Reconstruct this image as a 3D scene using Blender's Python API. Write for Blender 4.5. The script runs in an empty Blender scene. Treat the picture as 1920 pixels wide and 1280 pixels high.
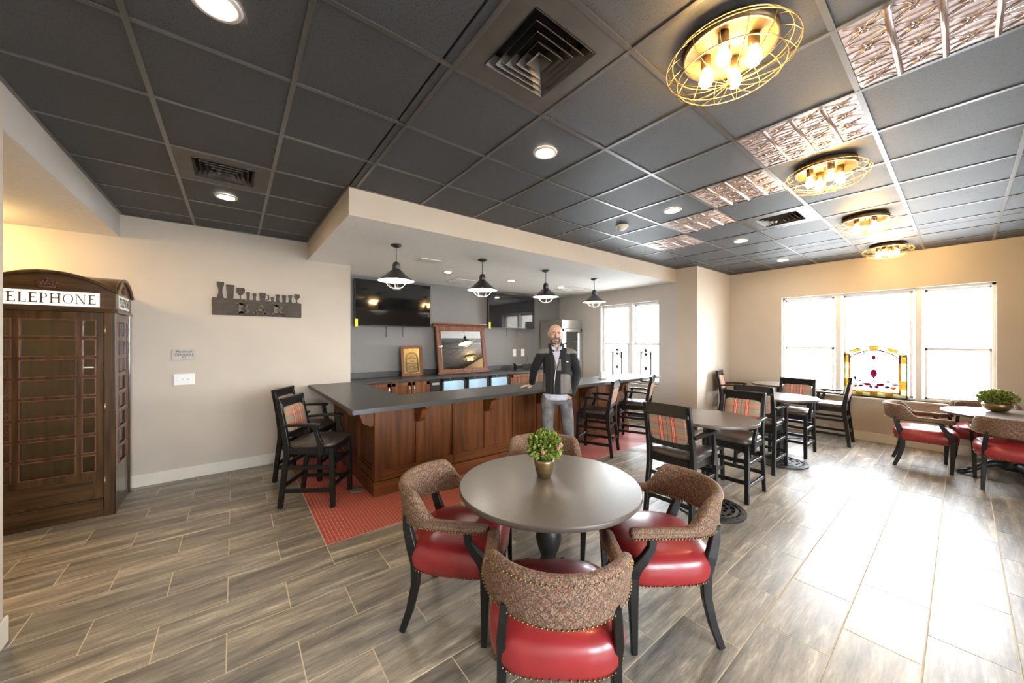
import bpy, bmesh, math, random
from mathutils import Vector, Matrix
R = random.Random(7)
S = bpy.context.scene
COL = S.collection
PI = math.pi

# ------------------------------------------------------------------ camera, world, exposure
YAW = math.atan(522 / 664.0)
EYE = Vector((0, 0, 1.60))
cam = bpy.data.cameras.new('camera')
cam.sensor_width = 36.0
cam.lens = 36.0 * 664.0 / 1920.0
cam.clip_start = 0.02
cam_o = bpy.data.objects.new('camera', cam)
cam_o.location = EYE
cam_o.rotation_euler = (PI / 2, 0, -YAW)
COL.objects.link(cam_o)
S.camera = cam_o
FWD = Vector((math.sin(YAW), math.cos(YAW), 0))
RGT = Vector((math.cos(YAW), -math.sin(YAW), 0))

world = bpy.data.worlds.new('overcast_sky')
S.world = world
world.use_nodes = True
bg = world.node_tree.nodes['Background']
bg.inputs[0].default_value = (0.86, 0.93, 1.0, 1)
bg.inputs[1].default_value = 27.0
S.view_settings.view_transform = 'Standard'
S.view_settings.look = 'None'
S.view_settings.gamma = 1.0
S.view_settings.use_curve_mapping = False
S.view_settings.exposure = 1.0
S.cycles.max_bounces = 10
S.cycles.diffuse_bounces = 5
S.cycles.adaptive_threshold = 0.02
S.cycles.glossy_bounces = 4
S.cycles.transparent_max_bounces = 16
S.cycles.sample_clamp_indirect = 6.0
S.cycles.caustics_reflective = False
S.cycles.caustics_refractive = False
S.cycles.use_denoising = True

# ------------------------------------------------------------------ helpers
def visible(x, y, z, m=0.12):
    d = Vector((x, y, z)) - EYE
    t = d.dot(FWD)
    if t < 0.15:
        return False
    return abs(d.dot(RGT) / t) < 960 / 664 + m and abs(d.z / t) < 640 / 664 + m


class MB:
    def __init__(s):
        s.v = []; s.f = []; s.sm = []; s.mi = []; s.cur = 0

    def add(s, vs, fs, smooth=False):
        o = len(s.v)
        s.v += [tuple(p) for p in vs]
        for f in fs:
            s.f.append([i + o for i in f]); s.sm.append(smooth); s.mi.append(s.cur)
        return s

    def box(s, x0, y0, z0, x1, y1, z1):
        x0, x1 = min(x0, x1), max(x0, x1); y0, y1 = min(y0, y1), max(y0, y1); z0, z1 = min(z0, z1), max(z0, z1)
        v = [(x0, y0, z0), (x1, y0, z0), (x1, y1, z0), (x0, y1, z0), (x0, y0, z1), (x1, y0, z1), (x1, y1, z1), (x0, y1, z1)]
        return s.add(v, [(0, 3, 2, 1), (4, 5, 6, 7), (0, 1, 5, 4), (1, 2, 6, 5), (2, 3, 7, 6), (3, 0, 4, 7)])

    def prism(s, pts, fn, d0, d1, smooth=False):
        """closed 2-D outline pts (counter clockwise), fn(a,b,d)->xyz"""
        n = len(pts)
        v = [fn(a, b, d0) for a, b in pts] + [fn(a, b, d1) for a, b in pts]
        s.add(v, [list(range(n))[::-1], list(range(n, 2 * n))])
        s.add(v, [(i, (i + 1) % n, n + (i + 1) % n, n + i) for i in range(n)], smooth)
        return s

    def rings(s, rs, smooth=True, cap0=True, cap1=True, closed=True):
        n = len(rs[0]); v = [p for r in rs for p in r]; f = []
        for k in range(len(rs) - 1):
            for i in range(n if closed else n - 1):
                j = (i + 1) % n
                f.append((k * n + i, k * n + j, (k + 1) * n + j, (k + 1) * n + i))
        s.add(v, f, smooth)
        if cap0: s.add(rs[0], [list(range(n))[::-1]])
        if cap1: s.add(rs[-1], [list(range(n))])
        return s

    def lathe(s, prof, n=20, c=(0, 0, 0), cap=True, smooth=True, a0=0.0):
        rs = [[(c[0] + r * math.cos(a0 + 2 * PI * i / n), c[1] + r * math.sin(a0 + 2 * PI * i / n), c[2] + z) for i in range(n)] for r, z in prof]
        return s.rings(rs, smooth, cap, cap)

    def sphere(s, c, r, nu=12, nv=8):
        if not hasattr(r, '__len__'): r = (r, r, r)
        rs = []
        for k in range(nv + 1):
            th = -PI / 2 + PI * (0.02 + 0.96 * k / nv)
            rs.append([(c[0] + r[0] * math.cos(th) * math.cos(2 * PI * i / nu), c[1] + r[1] * math.cos(th) * math.sin(2 * PI * i / nu), c[2] + r[2] * math.sin(th)) for i in range(nu)])
        return s.rings(rs)

    def tube(s, pts, r, n=8, closed=False, smooth=True):
        P = [Vector(p) for p in pts]; N = len(P)
        rr = r if hasattr(r, '__len__') else [r] * N
        rs = []; up = None
        for i in range(N):
            if closed: t = P[(i + 1) % N] - P[i - 1]
            else: t = P[min(i + 1, N - 1)] - P[max(i - 1, 0)]
            t.normalize()
            if up is None:
                up = Vector((0, 0, 1)) if abs(t.z) < 0.9 else Vector((1, 0, 0))
            a = t.cross(up)
            if a.length < 1e-5: a = t.orthogonal()
            a.normalize(); b = a.cross(t).normalized(); up = b
            rs.append([tuple(P[i] + a * rr[i] * math.cos(2 * PI * k / n) + b * rr[i] * math.sin(2 * PI * k / n)) for k in range(n)])
        if closed:
            rs.append(rs[0]); return s.rings(rs, smooth, False, False)
        return s.rings(rs, smooth)

    def bar(s, pts, w, h, side=(0, 1, 0)):
        """rectangular section swept along pts; w along 'side', h across it (both may be lists)"""
        P = [Vector(p) for p in pts]; N = len(P); sd = Vector(side).normalized()
        ww = w if hasattr(w, '__len__') else [w] * N
        hh = h if hasattr(h, '__len__') else [h] * N
        rs = []
        for i in range(N):
            t = (P[min(i + 1, N - 1)] - P[max(i - 1, 0)]).normalized()
            a = (sd - t * sd.dot(t)).normalized(); b = t.cross(a).normalized()
            a = a * ww[i] / 2; b = b * hh[i] / 2
            rs.append([tuple(P[i] - a - b), tuple(P[i] + a - b), tuple(P[i] + a + b), tuple(P[i] - a + b)])
        return s.rings(rs, False)

    def mesh(s, name, bevel=0.0, segs=1, mats=()):
        me = bpy.data.meshes.new(name)
        me.from_pydata(s.v, [], s.f)
        for m in mats: me.materials.append(m)
        me.polygons.foreach_set('use_smooth', s.sm)
        if any(s.mi): me.polygons.foreach_set('material_index', s.mi)
        bm = bmesh.new(); bm.from_mesh(me)
        bmesh.ops.remove_doubles(bm, verts=bm.verts, dist=1e-5)
        bmesh.ops.recalc_face_normals(bm, faces=bm.faces)
        if bevel:
            ed = [e for e in bm.edges if len(e.link_faces) == 2 and e.calc_face_angle(0) > 0.6]
            bmesh.ops.bevel(bm, geom=ed, offset=bevel, segments=segs, affect='EDGES', clamp_overlap=True)
        bm.to_mesh(me); bm.free(); me.update()
        return me


def link(name, data, parent=None, loc=None, rot=None):
    o = bpy.data.objects.new(name, data); COL.objects.link(o)
    if parent is not None: o.parent = parent
    if loc is not None: o.location = loc
    if rot is not None: o.rotation_euler = rot
    return o


def part(name, mb, m, parent, bevel=0.0, segs=1, label=None, kind=None, loc=None, rot=None):
    me = mb.mesh(name, bevel, segs) if isinstance(mb, MB) else mb
    if m is not None and not me.materials: me.materials.append(m)
    o = link(name, me, parent, loc, rot)
    if label: o['label'] = label
    if kind: o['kind'] = kind
    return o


def thing(name, label, cat, loc=(0, 0, 0), rz=0.0, group=None):
    o = link(name, None, None, loc, (0, 0, rz)); o.empty_display_size = 0.1
    o['label'] = label; o['category'] = cat
    if group: o['group'] = group
    return o


def single(name, mb, m, label, cat, bevel=0.0, group=None, loc=None, rot=None, segs=1):
    o = part(name, mb, m, None, bevel, segs, loc=loc, rot=rot)
    o['label'] = label; o['category'] = cat
    if group: o['group'] = group
    return o


def struct(name, mb, m, label, bevel=0.0):
    o = part(name, mb, m, None, bevel)
    o['kind'] = 'structure'; o['label'] = label; o['category'] = name.split('_')[0]
    return o


class Proto:
    """parts (name, mesh, subparts) shared by all copies of one kind of thing"""
    def __init__(s): s.p = []
    def add(s, name, mb, m, bevel=0.0, segs=1, sub=None, kind=None, label=None):
        me = mb.mesh(name, bevel, segs); me.materials.append(m)
        s.p.append((name, me, sub or [], kind, label)); return s
    def sub(s, name, mb, m, bevel=0.0, kind=None):
        me = mb.mesh(name, bevel); me.materials.append(m)
        s.p[-1][2].append((name, me, kind)); return s
    def place(s, name, label, cat, loc, rz, group=None):
        t = thing(name, label, cat, loc, rz, group)
        for nm, me, sub, kd, lb in s.p:
            o = link(nm, me, t)
            if kd: o['kind'] = kd
            if lb: o['label'] = lb
            for n2, m2, k2 in sub:
                c = link(n2, m2, o)
                if k2: c['kind'] = k2
        return t


# ------------------------------------------------------------------ materials
def new_mat(name):
    m = bpy.data.materials.new(name); m.use_nodes = True
    nt = m.node_tree; b = nt.nodes['Principled BSDF']
    return m, nt, b


def nd(nt, typ, **kw):
    n = nt.nodes.new(typ)
    for k, v in kw.items():
        if k.startswith('i_'): n.inputs[k[2:].replace('_', ' ')].default_value = v
        else: setattr(n, k, v)
    return n


def ramp(nt, src, stops):
    r = nt.nodes.new('ShaderNodeValToRGB'); e = r.color_ramp.elements
    while len(e) < len(stops): e.new(0.5)
    for el, (p, c) in zip(e, stops):
        el.position = p; el.color = (c[0], c[1], c[2], 1)
    nt.links.new(src, r.inputs[0]); return r


def coords(nt, kind='Object', scale=(1, 1, 1), rot=(0, 0, 0)):
    tc = nt.nodes.new('ShaderNodeTexCoord'); mp = nt.nodes.new('ShaderNodeMapping')
    mp.inputs['Scale'].default_value = scale; mp.inputs['Rotation'].default_value = rot
    nt.links.new(tc.outputs[kind], mp.inputs[0]); return mp.outputs[0]


def pm(name, c, rough=0.5, metal=0.0, var=0.12, scale=8.0, stretch=(1, 1, 1), bump=0.0, bscale=None, spec=0.5, coat=0.0, detail=3.0, c2=None, rvar=0.0):
    m, nt, b = new_mat(name); L = nt.links
    co = coords(nt, 'Object', stretch)
    n = nd(nt, 'ShaderNodeTexNoise', i_Scale=scale, i_Detail=detail); L.new(co, n.inputs['Vector'])
    lo = tuple(x * (1 - var) for x in c); hi = c2 or tuple(min(1, x * (1 + var)) for x in c)
    r = ramp(nt, n.outputs[0], [(0.3, lo), (0.7, hi)])
    L.new(r.outputs[0], b.inputs['Base Color'])
    b.inputs['Roughness'].default_value = rough; b.inputs['Metallic'].default_value = metal
    b.inputs['Specular IOR Level'].default_value = spec; b.inputs['Coat Weight'].default_value = coat
    if bump:
        n2 = nd(nt, 'ShaderNodeTexNoise', i_Scale=bscale or scale * 8, i_Detail=4.0); L.new(co, n2.inputs['Vector'])
        bp = nd(nt, 'ShaderNodeBump', i_Strength=bump, i_Distance=0.004); L.new(n2.outputs[0], bp.inputs['Height'])
        L.new(bp.outputs[0], b.inputs['Normal'])
    return m


def emit(name, c, strength):
    m, nt, b = new_mat(name)
    b.inputs['Base Color'].default_value = (*c, 1)
    b.inputs['Emission Color'].default_value = (*c, 1)
    b.inputs['Emission Strength'].default_value = strength
    return m


def wood(name, dark, light, axis=2, scale=3.0, rough=0.35, coat=0.1):
    st = [9.0, 9.0, 9.0]; st[axis] = 0.7
    return pm(name, dark, rough, 0, 0.15, scale, tuple(st), 0.0, c2=light, coat=coat, detail=3, spec=0.3)


def glass(name, tint=(1, 1, 1), refl=0.06, rough=0.02):
    m = bpy.data.materials.new(name); m.use_nodes = True; nt = m.node_tree; nt.nodes.clear(); L = nt.links
    out = nd(nt, 'ShaderNodeOutputMaterial'); mix = nd(nt, 'ShaderNodeMixShader')
    tr = nd(nt, 'ShaderNodeBsdfTransparent'); gl = nd(nt, 'ShaderNodeBsdfGlossy')
    tr.inputs[0].default_value = (*tint, 1); gl.inputs['Roughness'].default_value = rough
    fr = nd(nt, 'ShaderNodeLayerWeight'); fr.inputs[0].default_value = 0.15
    mul = nd(nt, 'ShaderNodeMath', operation='MULTIPLY_ADD'); mul.inputs[1].default_value = 0.6; mul.inputs[2].default_value = refl
    L.new(fr.outputs['Fresnel'], mul.inputs[0]); L.new(mul.outputs[0], mix.inputs[0])
    L.new(tr.outputs[0], mix.inputs[1]); L.new(gl.outputs[0], mix.inputs[2]); L.new(mix.outputs[0], out.inputs[0])
    return m


def stained(name, c):
    """coloured glass: light passes tinted and scatters a little"""
    m = bpy.data.materials.new(name); m.use_nodes = True; nt = m.node_tree; nt.nodes.clear(); L = nt.links
    out = nd(nt, 'ShaderNodeOutputMaterial'); mix = nd(nt, 'ShaderNodeMixShader'); mix.inputs[0].default_value = 0.35
    n = nd(nt, 'ShaderNodeTexNoise', i_Scale=25.0); L.new(coords(nt), n.inputs['Vector'])
    r = ramp(nt, n.outputs[0], [(0.3, tuple(x * 0.75 for x in c)), (0.7, c)])
    tr = nd(nt, 'ShaderNodeBsdfTransparent'); tl = nd(nt, 'ShaderNodeBsdfTranslucent')
    L.new(r.outputs[0], tr.inputs[0]); L.new(r.outputs[0], tl.inputs[0])
    L.new(tr.outputs[0], mix.inputs[1]); L.new(tl.outputs[0], mix.inputs[2]); L.new(mix.outputs[0], out.inputs[0])
    return m


def floor_tile_mat():
    m, nt, b = new_mat('wood_look_porcelain'); L = nt.links
    tc = nd(nt, 'ShaderNodeNewGeometry'); oi = nd(nt, 'ShaderNodeObjectInfo')
    ad = nd(nt, 'ShaderNodeMath', operation='ADD'); L.new(tc.outputs['Random Per Island'], ad.inputs[0]); L.new(oi.outputs['Random'], ad.inputs[1])
    mu = nd(nt, 'ShaderNodeMath', operation='MULTIPLY'); mu.inputs[1].default_value = 37.0; L.new(ad.outputs[0], mu.inputs[0])
    mp = nd(nt, 'ShaderNodeMapping'); mp.inputs['Scale'].default_value = (0.9, 7.5, 1.0); L.new(tc.outputs['Position'], mp.inputs[0])
    cx = nd(nt, 'ShaderNodeCombineXYZ'); L.new(mu.outputs[0], cx.inputs[0]); L.new(mu.outputs[0], cx.inputs[1]); L.new(mu.outputs[0], cx.inputs[2])
    va = nd(nt, 'ShaderNodeVectorMath', operation='ADD'); L.new(mp.outputs[0], va.inputs[0]); L.new(cx.outputs[0], va.inputs[1])
    n = nd(nt, 'ShaderNodeTexNoise', i_Scale=1.5, i_Detail=11.0, i_Roughness=0.68, i_Distortion=0.35); L.new(va.outputs[0], n.inputs['Vector'])
    r = ramp(nt, n.outputs[0], [(0.30, (0.078, 0.072, 0.066)), (0.42, (0.185, 0.164, 0.137)), (0.55, (0.305, 0.265, 0.213)), (0.68, (0.58, 0.51, 0.40))])
    n2 = nd(nt, 'ShaderNodeTexNoise', i_Scale=0.35, i_Detail=2.0); L.new(va.outputs[0], n2.inputs['Vector'])
    mx = nd(nt, 'ShaderNodeMix', data_type='RGBA', blend_type='MULTIPLY'); mx.inputs[0].default_value = 0.5
    r2 = ramp(nt, n2.outputs[0], [(0.35, (0.62, 0.64, 0.68)), (0.65, (1.25, 1.2, 1.12))])
    n3 = nd(nt, 'ShaderNodeTexNoise', i_Scale=11.0, i_Detail=6.0, i_Roughness=0.75); L.new(va.outputs[0], n3.inputs['Vector'])
    r3 = ramp(nt, n3.outputs[0], [(0.35, (0.60, 0.60, 0.60)), (0.68, (1.38, 1.36, 1.32))])
    m3 = nd(nt, 'ShaderNodeMix', data_type='RGBA', blend_type='MULTIPLY'); m3.inputs[0].default_value = 0.75
    L.new(r.outputs[0], mx.inputs[6]); L.new(r2.outputs[0], mx.inputs[7]); L.new(mx.outputs[2], m3.inputs[6]); L.new(r3.outputs[0], m3.inputs[7]); L.new(m3.outputs[2], b.inputs['Base Color'])
    b.inputs['Roughness'].default_value = 0.37
    b.inputs['Specular IOR Level'].default_value = 0.7
    bp = nd(nt, 'ShaderNodeBump', i_Strength=0.12, i_Distance=0.003); L.new(n.outputs[0], bp.inputs['Height']); L.new(bp.outputs[0], b.inputs['Normal'])
    return m


def ceiling_tile_mat():
    m, nt, b = new_mat('black_mineral_tile'); L = nt.links
    co = coords(nt, 'Object')
    v = nd(nt, 'ShaderNodeTexVoronoi', i_Scale=95.0); L.new(co, v.inputs['Vector'])
    n = nd(nt, 'ShaderNodeTexNoise', i_Scale=90.0, i_Detail=5.0); L.new(co, n.inputs['Vector'])
    r = ramp(nt, v.outputs['Distance'], [(0.17, (0.004, 0.004, 0.004)), (0.27, (0.037, 0.037, 0.038))])
    L.new(r.outputs[0], b.inputs['Base Color'])
    b.inputs['Roughness'].default_value = 0.62
    b.inputs['Specular IOR Level'].default_value = 0.5
    bp = nd(nt, 'ShaderNodeBump', i_Strength=0.35, i_Distance=0.002); L.new(n.outputs[0], bp.inputs['Height']); L.new(bp.outputs[0], b.inputs['Normal'])
    return m


def plaid_mat():
    """woven plaid; object coords: y across the pad, z up"""
    m, nt, b = new_mat('tartan_fabric'); L = nt.links
    tc = nd(nt, 'ShaderNodeTexCoord'); sp = nd(nt, 'ShaderNodeSeparateXYZ'); L.new(tc.outputs['Object'], sp.inputs[0])
    def band(src, centre, half):
        s_ = nd(nt, 'ShaderNodeMath', operation='SUBTRACT'); s_.inputs[1].default_value = centre; L.new(src, s_.inputs[0])
        a = nd(nt, 'ShaderNodeMath', operation='ABSOLUTE'); L.new(s_.outputs[0], a.inputs[0])
        l = nd(nt, 'ShaderNodeMath', operation='LESS_THAN'); l.inputs[1].default_value = half; L.new(a.outputs[0], l.inputs[0])
        return l.outputs[0]
    n = nd(nt, 'ShaderNodeTexNoise', i_Scale=260.0); L.new(tc.outputs['Object'], n.inputs['Vector'])
    base = ramp(nt, n.outputs[0], [(0.3, (0.20, 0.165, 0.115)), (0.7, (0.31, 0.26, 0.19))]).outputs[0]
    def over(prev, mask, col, f):
        x = nd(nt, 'ShaderNodeMix', data_type='RGBA'); g = nd(nt, 'ShaderNodeMath', operation='MULTIPLY'); g.inputs[1].default_value = f
        L.new(mask, g.inputs[0]); L.new(g.outputs[0], x.inputs[0]); L.new(prev, x.inputs[6]); x.inputs[7].default_value = (*col, 1); return x.outputs[2]
    red, white, org, dk = (0.40, 0.035, 0.025), (0.75, 0.60, 0.42), (0.52, 0.11, 0.03), (0.09, 0.07, 0.05)
    y, z = sp.outputs[1], sp.outputs[2]
    for zc, hw, f in ((0.79, 0.030, 0.22), (0.90, 0.022, 0.22)): base = over(base, band(z, zc, hw), org, f)
    for yc in (-0.055, 0.055): base = over(base, band(y, yc, 0.022), red, 0.85)
    base = over(base, band(y, 0.0, 0.004), dk, 0.7)
    for yc in (-0.061, -0.049, 0.049, 0.061): base = over(base, band(y, yc, 0.0022), white, 0.9)
    for zc in (0.905, 0.80): base = over(base, band(z, zc, 0.0028), (0.70, 0.20, 0.08), 0.9)
    for zc in (0.87, 0.765): base = over(base, band(z, zc, 0.0025), red, 0.8)
    L.new(base, b.inputs['Base Color']); b.inputs['Roughness'].default_value = 0.85
    return m


def kaleido_mat():
    m, nt, b = new_mat('mosaic_pattern_upholstery'); L = nt.links
    co = coords(nt, 'Object')
    v = nd(nt, 'ShaderNodeTexVoronoi', i_Scale=230.0); L.new(co, v.inputs['Vector'])
    w = nd(nt, 'ShaderNodeTexWave', i_Scale=40.0, i_Distortion=9.0, i_Detail=2.0); w.inputs['Detail Scale'].default_value = 3.0; L.new(co, w.inputs['Vector'])
    sp = nd(nt, 'ShaderNodeSeparateColor'); L.new(v.outputs['Color'], sp.inputs[0])
    r = ramp(nt, sp.outputs[0], [(0.0, (0.045, 0.027, 0.021)), (0.25, (0.145, 0.078, 0.045)), (0.45, (0.19, 0.040, 0.022)), (0.6, (0.18, 0.115, 0.070)), (0.8, (0.075, 0.060, 0.040)), (1.0, (0.13, 0.072, 0.052))])
    r.color_ramp.interpolation = 'CONSTANT'
    r2 = ramp(nt, w.outputs[0], [(0.80, (0, 0, 0)), (0.9, (1, 1, 1))])
    mx = nd(nt, 'ShaderNodeMix', data_type='RGBA'); L.new(r2.outputs[0], mx.inputs[0]); L.new(r.outputs[0], mx.inputs[6]); mx.inputs[7].default_value = (0.28, 0.18, 0.105, 1)
    sx = nd(nt, 'ShaderNodeSeparateXYZ'); L.new(co, sx.inputs[0]); last = mx.outputs[2]
    for sg_, colr in ((1, (0.055, 0.032, 0.028, 1)), (-1, (0.055, 0.032, 0.028, 1))):
        m1 = nd(nt, 'ShaderNodeMath', operation='MULTIPLY_ADD'); L.new(sx.outputs[2], m1.inputs[0]); m1.inputs[1].default_value = sg_ * 1.0
        L.new(sx.outputs[1], m1.inputs[2])
        m2 = nd(nt, 'ShaderNodeMath', operation='MULTIPLY'); m2.inputs[1].default_value = 130.0; L.new(m1.outputs[0], m2.inputs[0])
        m3 = nd(nt, 'ShaderNodeMath', operation='SINE'); L.new(m2.outputs[0], m3.inputs[0])
        m4 = nd(nt, 'ShaderNodeMath', operation='GREATER_THAN'); m4.inputs[1].default_value = 0.90; L.new(m3.outputs[0], m4.inputs[0])
        m5 = nd(nt, 'ShaderNodeMath', operation='MULTIPLY'); m5.inputs[1].default_value = 0.55; L.new(m4.outputs[0], m5.inputs[0])
        xx = nd(nt, 'ShaderNodeMix', data_type='RGBA'); L.new(m5.outputs[0], xx.inputs[0]); L.new(last, xx.inputs[6]); xx.inputs[7].default_value = colr; last = xx.outputs[2]
    L.new(last, b.inputs['Base Color']); b.inputs['Roughness'].default_value = 0.8
    bp = nd(nt, 'ShaderNodeBump', i_Strength=0.25, i_Distance=0.002); L.new(v.outputs['Distance'], bp.inputs['Height']); L.new(bp.outputs[0], b.inputs['Normal'])
    return m


M = {
    'floor': floor_tile_mat(),
    'grout': pm('cream_grout', (0.62, 0.52, 0.36), 0.85, var=0.1, scale=40),
    'mosaic': pm('red_mosaic_tile', (0.42, 0.050, 0.035), 0.38, var=0.25, scale=60),
    'mgrout': pm('pale_mosaic_grout', (0.52, 0.30, 0.23), 0.85, var=0.1, scale=60),
    'ctile': ceiling_tile_mat(),
    'tee': pm('black_ceiling_tee', (0.048, 0.045, 0.040), 0.30, 0.0, 0.1, 20, spec=1.0),
    'plenum': pm('ceiling_deck', (0.02, 0.02, 0.02), 0.9),
    'tin': pm('embossed_copper_tin', (0.62, 0.51, 0.48), 0.30, 0.9, 0.12, 30, bump=0.05, bscale=60),
    'beige': pm('greige_wall_paint', (0.50, 0.435, 0.36), 0.75, var=0.03, scale=3, bump=0.06, bscale=220),
    'greyw': pm('slate_grey_wall_paint', (0.165, 0.158, 0.148), 0.7, var=0.03, scale=3, bump=0.06, bscale=220),
    'palew': pm('pale_grey_wall_paint', (0.46, 0.435, 0.41), 0.75, var=0.03, scale=3, bump=0.06, bscale=220),
    'white_ceil': pm('textured_white_ceiling', (0.90, 0.90, 0.89), 0.9, var=0.03, scale=30, bump=0.5, bscale=55),
    'trim': pm('cream_trim_paint', (0.66, 0.61, 0.52), 0.5, var=0.03, scale=5),
    'darkbase': pm('dark_cove_base', (0.03, 0.03, 0.03), 0.5),
    'vinyl': pm('white_window_vinyl', (0.80, 0.80, 0.80), 0.4, var=0.02),
    'pane': glass('window_glass'),
    'booth': wood('walnut_stained_wood', (0.030, 0.015, 0.0058), (0.088, 0.043, 0.015), 2, 3.2, 0.30, 0.3),
    'boothx': wood('walnut_stained_wood_level', (0.030, 0.015, 0.0058), (0.088, 0.043, 0.015), 0, 3.2, 0.30, 0.3),
    'bglass': glass('booth_glass', (0.88, 0.89, 0.88), 0.11),
    'sign': emit('backlit_opal_sign', (1.0, 0.95, 0.84), 0.40),
    'signside': pm('opal_sign_panel', (0.72, 0.78, 0.74), 0.4),
    'letter': pm('brown_lettering', (0.10, 0.055, 0.025), 0.6),
    'bar': wood('cherry_bar_wood', (0.092, 0.029, 0.0066), (0.178, 0.061, 0.0145), 2, 2.2, 0.45, 0.0),
    'barx': wood('cherry_bar_wood_level', (0.092, 0.029, 0.0066), (0.178, 0.061, 0.0145), 0, 2.2, 0.45, 0.0),
    'cab': wood('cherry_cabinet_wood', (0.095, 0.036, 0.013), (0.21, 0.085, 0.033), 2, 2.4, 0.4),
    'counter': pm('charcoal_laminate', (0.040, 0.039, 0.037), 0.33, 0, 0.45, 220, rvar=0.1, detail=2),
    'black': pm('black_lacquered_wood', (0.008, 0.0078, 0.0075), 0.36, 0, 0.2, 10, spec=0.4),
    'blackp': pm('black_plastic', (0.014, 0.014, 0.014), 0.35),
    'iron': pm('black_cast_iron', (0.022, 0.021, 0.020), 0.42, 0.2, 0.3, 30, bump=0.2, bscale=70),
    'brownleather': pm('dark_brown_leather', (0.060, 0.043, 0.033), 0.34, 0, 0.2, 12, bump=0.08, bscale=160),
    'redleather': pm('oxblood_red_leather', (0.25, 0.019, 0.021), 0.32, 0, 0.16, 7, bump=0.06, bscale=120, coat=0.15),
    'plaid': plaid_mat(),
    'kal': kaleido_mat(),
    'brass': pm('antique_brass', (0.30, 0.20, 0.085), 0.38, 0.9, 0.2, 40),
    'lampmetal': pm('bronze_lamp_metal', (0.085, 0.055, 0.026), 0.4, 0.6, 0.15, 20),
    'table': pm('taupe_laminate_top', (0.125, 0.104, 0.088), 0.28, 0, 0.14, 160),
    'tedge': pm('dark_table_edge', (0.085, 0.068, 0.055), 0.42, 0, 0.1, 60),
    'vent': pm('dark_bronze_vent', (0.050, 0.042, 0.033), 0.45, 0.1, 0.15, 10),
    'hole': pm('duct_black', (0.006, 0.006, 0.006), 0.9),
    'wire': pm('gold_cage_wire', (0.42, 0.29, 0.11), 0.35, 0.9),
    'bulb': emit('warm_bulb', (1.0, 0.64, 0.25), 160.0),
    'pbulb': emit('pendant_bulb', (1.0, 0.93, 0.82), 150.0),
    'down': emit('downlight_lens', (1.0, 0.88, 0.72), 110.0),
    'downtrim': pm('downlight_trim', (0.55, 0.53, 0.50), 0.4, 0.2),
    'shade': pm('black_enamel_shade', (0.022, 0.020, 0.019), 0.38, 0.2),
    'shadein': pm('white_enamel', (0.85, 0.84, 0.80), 0.45),
    'pwire': pm('nickel_guard_wire', (0.62, 0.58, 0.52), 0.3, 0.8),
    'white': pm('white_plastic', (0.74, 0.73, 0.70), 0.45, var=0.03),
    'screen': pm('black_screen_glass', (0.004, 0.004, 0.005), 0.06, 0, 0.1, 4, spec=0.6),
    'yellow': pm('yellow_tag', (0.75, 0.62, 0.02), 0.5),
    'steel': pm('brushed_steel', (0.40, 0.39, 0.37), 0.42, 0.65, 0.08, 3, (1, 1, 30)),
    'chrome': pm('polished_chrome', (0.72, 0.72, 0.72), 0.15, 1.0, 0.03),
    'mirror': pm('mirror_silver', (0.90, 0.90, 0.88), 0.01, 1.0, 0.0),
    'frame': wood('mahogany_frame', (0.085, 0.030, 0.017), (0.19, 0.075, 0.042), 2, 3.0, 0.33, 0.2),
    'gold': pm('gilt_print', (0.50, 0.39, 0.18), 0.22, 0.9, 0.25, 30),
    'ink': pm('black_print', (0.01, 0.009, 0.008), 0.5),
    'cooler_in': emit('self_glowing_cooler_lining', (0.55, 0.72, 0.85), 0.55),  # lining emits by itself, in place of light from the cooler lamps
    'cooler_strip': emit('cooler_light_strip', (0.85, 0.94, 1.0), 5.0),
    'shelf': pm('wire_shelf_grey', (0.5, 0.52, 0.54), 0.4, 0.5),
    'signwood': pm('weathered_dark_wood', (0.050, 0.036, 0.024), 0.7, 0, 0.3, 9, (1, 1, 5), 0.15, 60),
    'plaque': pm('taupe_plaque', (0.42, 0.38, 0.33), 0.5),
    'leaf': pm('plant_leaf', (0.075, 0.16, 0.016), 0.5, 0, 0.6, 45, c2=(0.36, 0.43, 0.07)),
    'bloom': pm('dusty_pink_bloom', (0.36, 0.16, 0.13), 0.7),
    'pot': pm('brushed_bronze_pot', (0.22, 0.15, 0.065), 0.36, 0.75, 0.2, 6, (1, 1, 8)),
    'soil': pm('moss', (0.05, 0.06, 0.02), 0.9),
    'lead': pm('lead_came', (0.04, 0.035, 0.03), 0.5, 0.3),
    'g_amber': stained('amber_glass', (0.225, 0.165, 0.055)),
    'g_yel': stained('pale_yellow_glass', (0.33, 0.30, 0.20)),
    'g_org': stained('burnt_orange_glass', (0.19, 0.10, 0.03)),
    'g_red': stained('ruby_glass', (0.14, 0.028, 0.055)),
    'g_vio': stained('violet_glass', (0.085, 0.045, 0.075)),
    'g_clear': stained('clear_ripple_glass', (0.97, 0.97, 0.99)),
    'outside': pm('pale_concrete_ground', (0.80, 0.80, 0.79), 0.9),
    'rubber': pm('grey_rubber', (0.16, 0.16, 0.15), 0.6),
}

# ------------------------------------------------------------------ the room
XW, YB, YG, XL, XS, YS = 8.05, 5.60, 6.40, -0.96, 0.80, 3.35     # window wall, sign wall, bar back wall, left wall, soffit faces
ZC, ZS, XP, YP, YR = 2.964, 2.72, 6.58, 2.96, -3.6                # grid ceiling, soffit, pier face, pier front, rear wall

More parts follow.
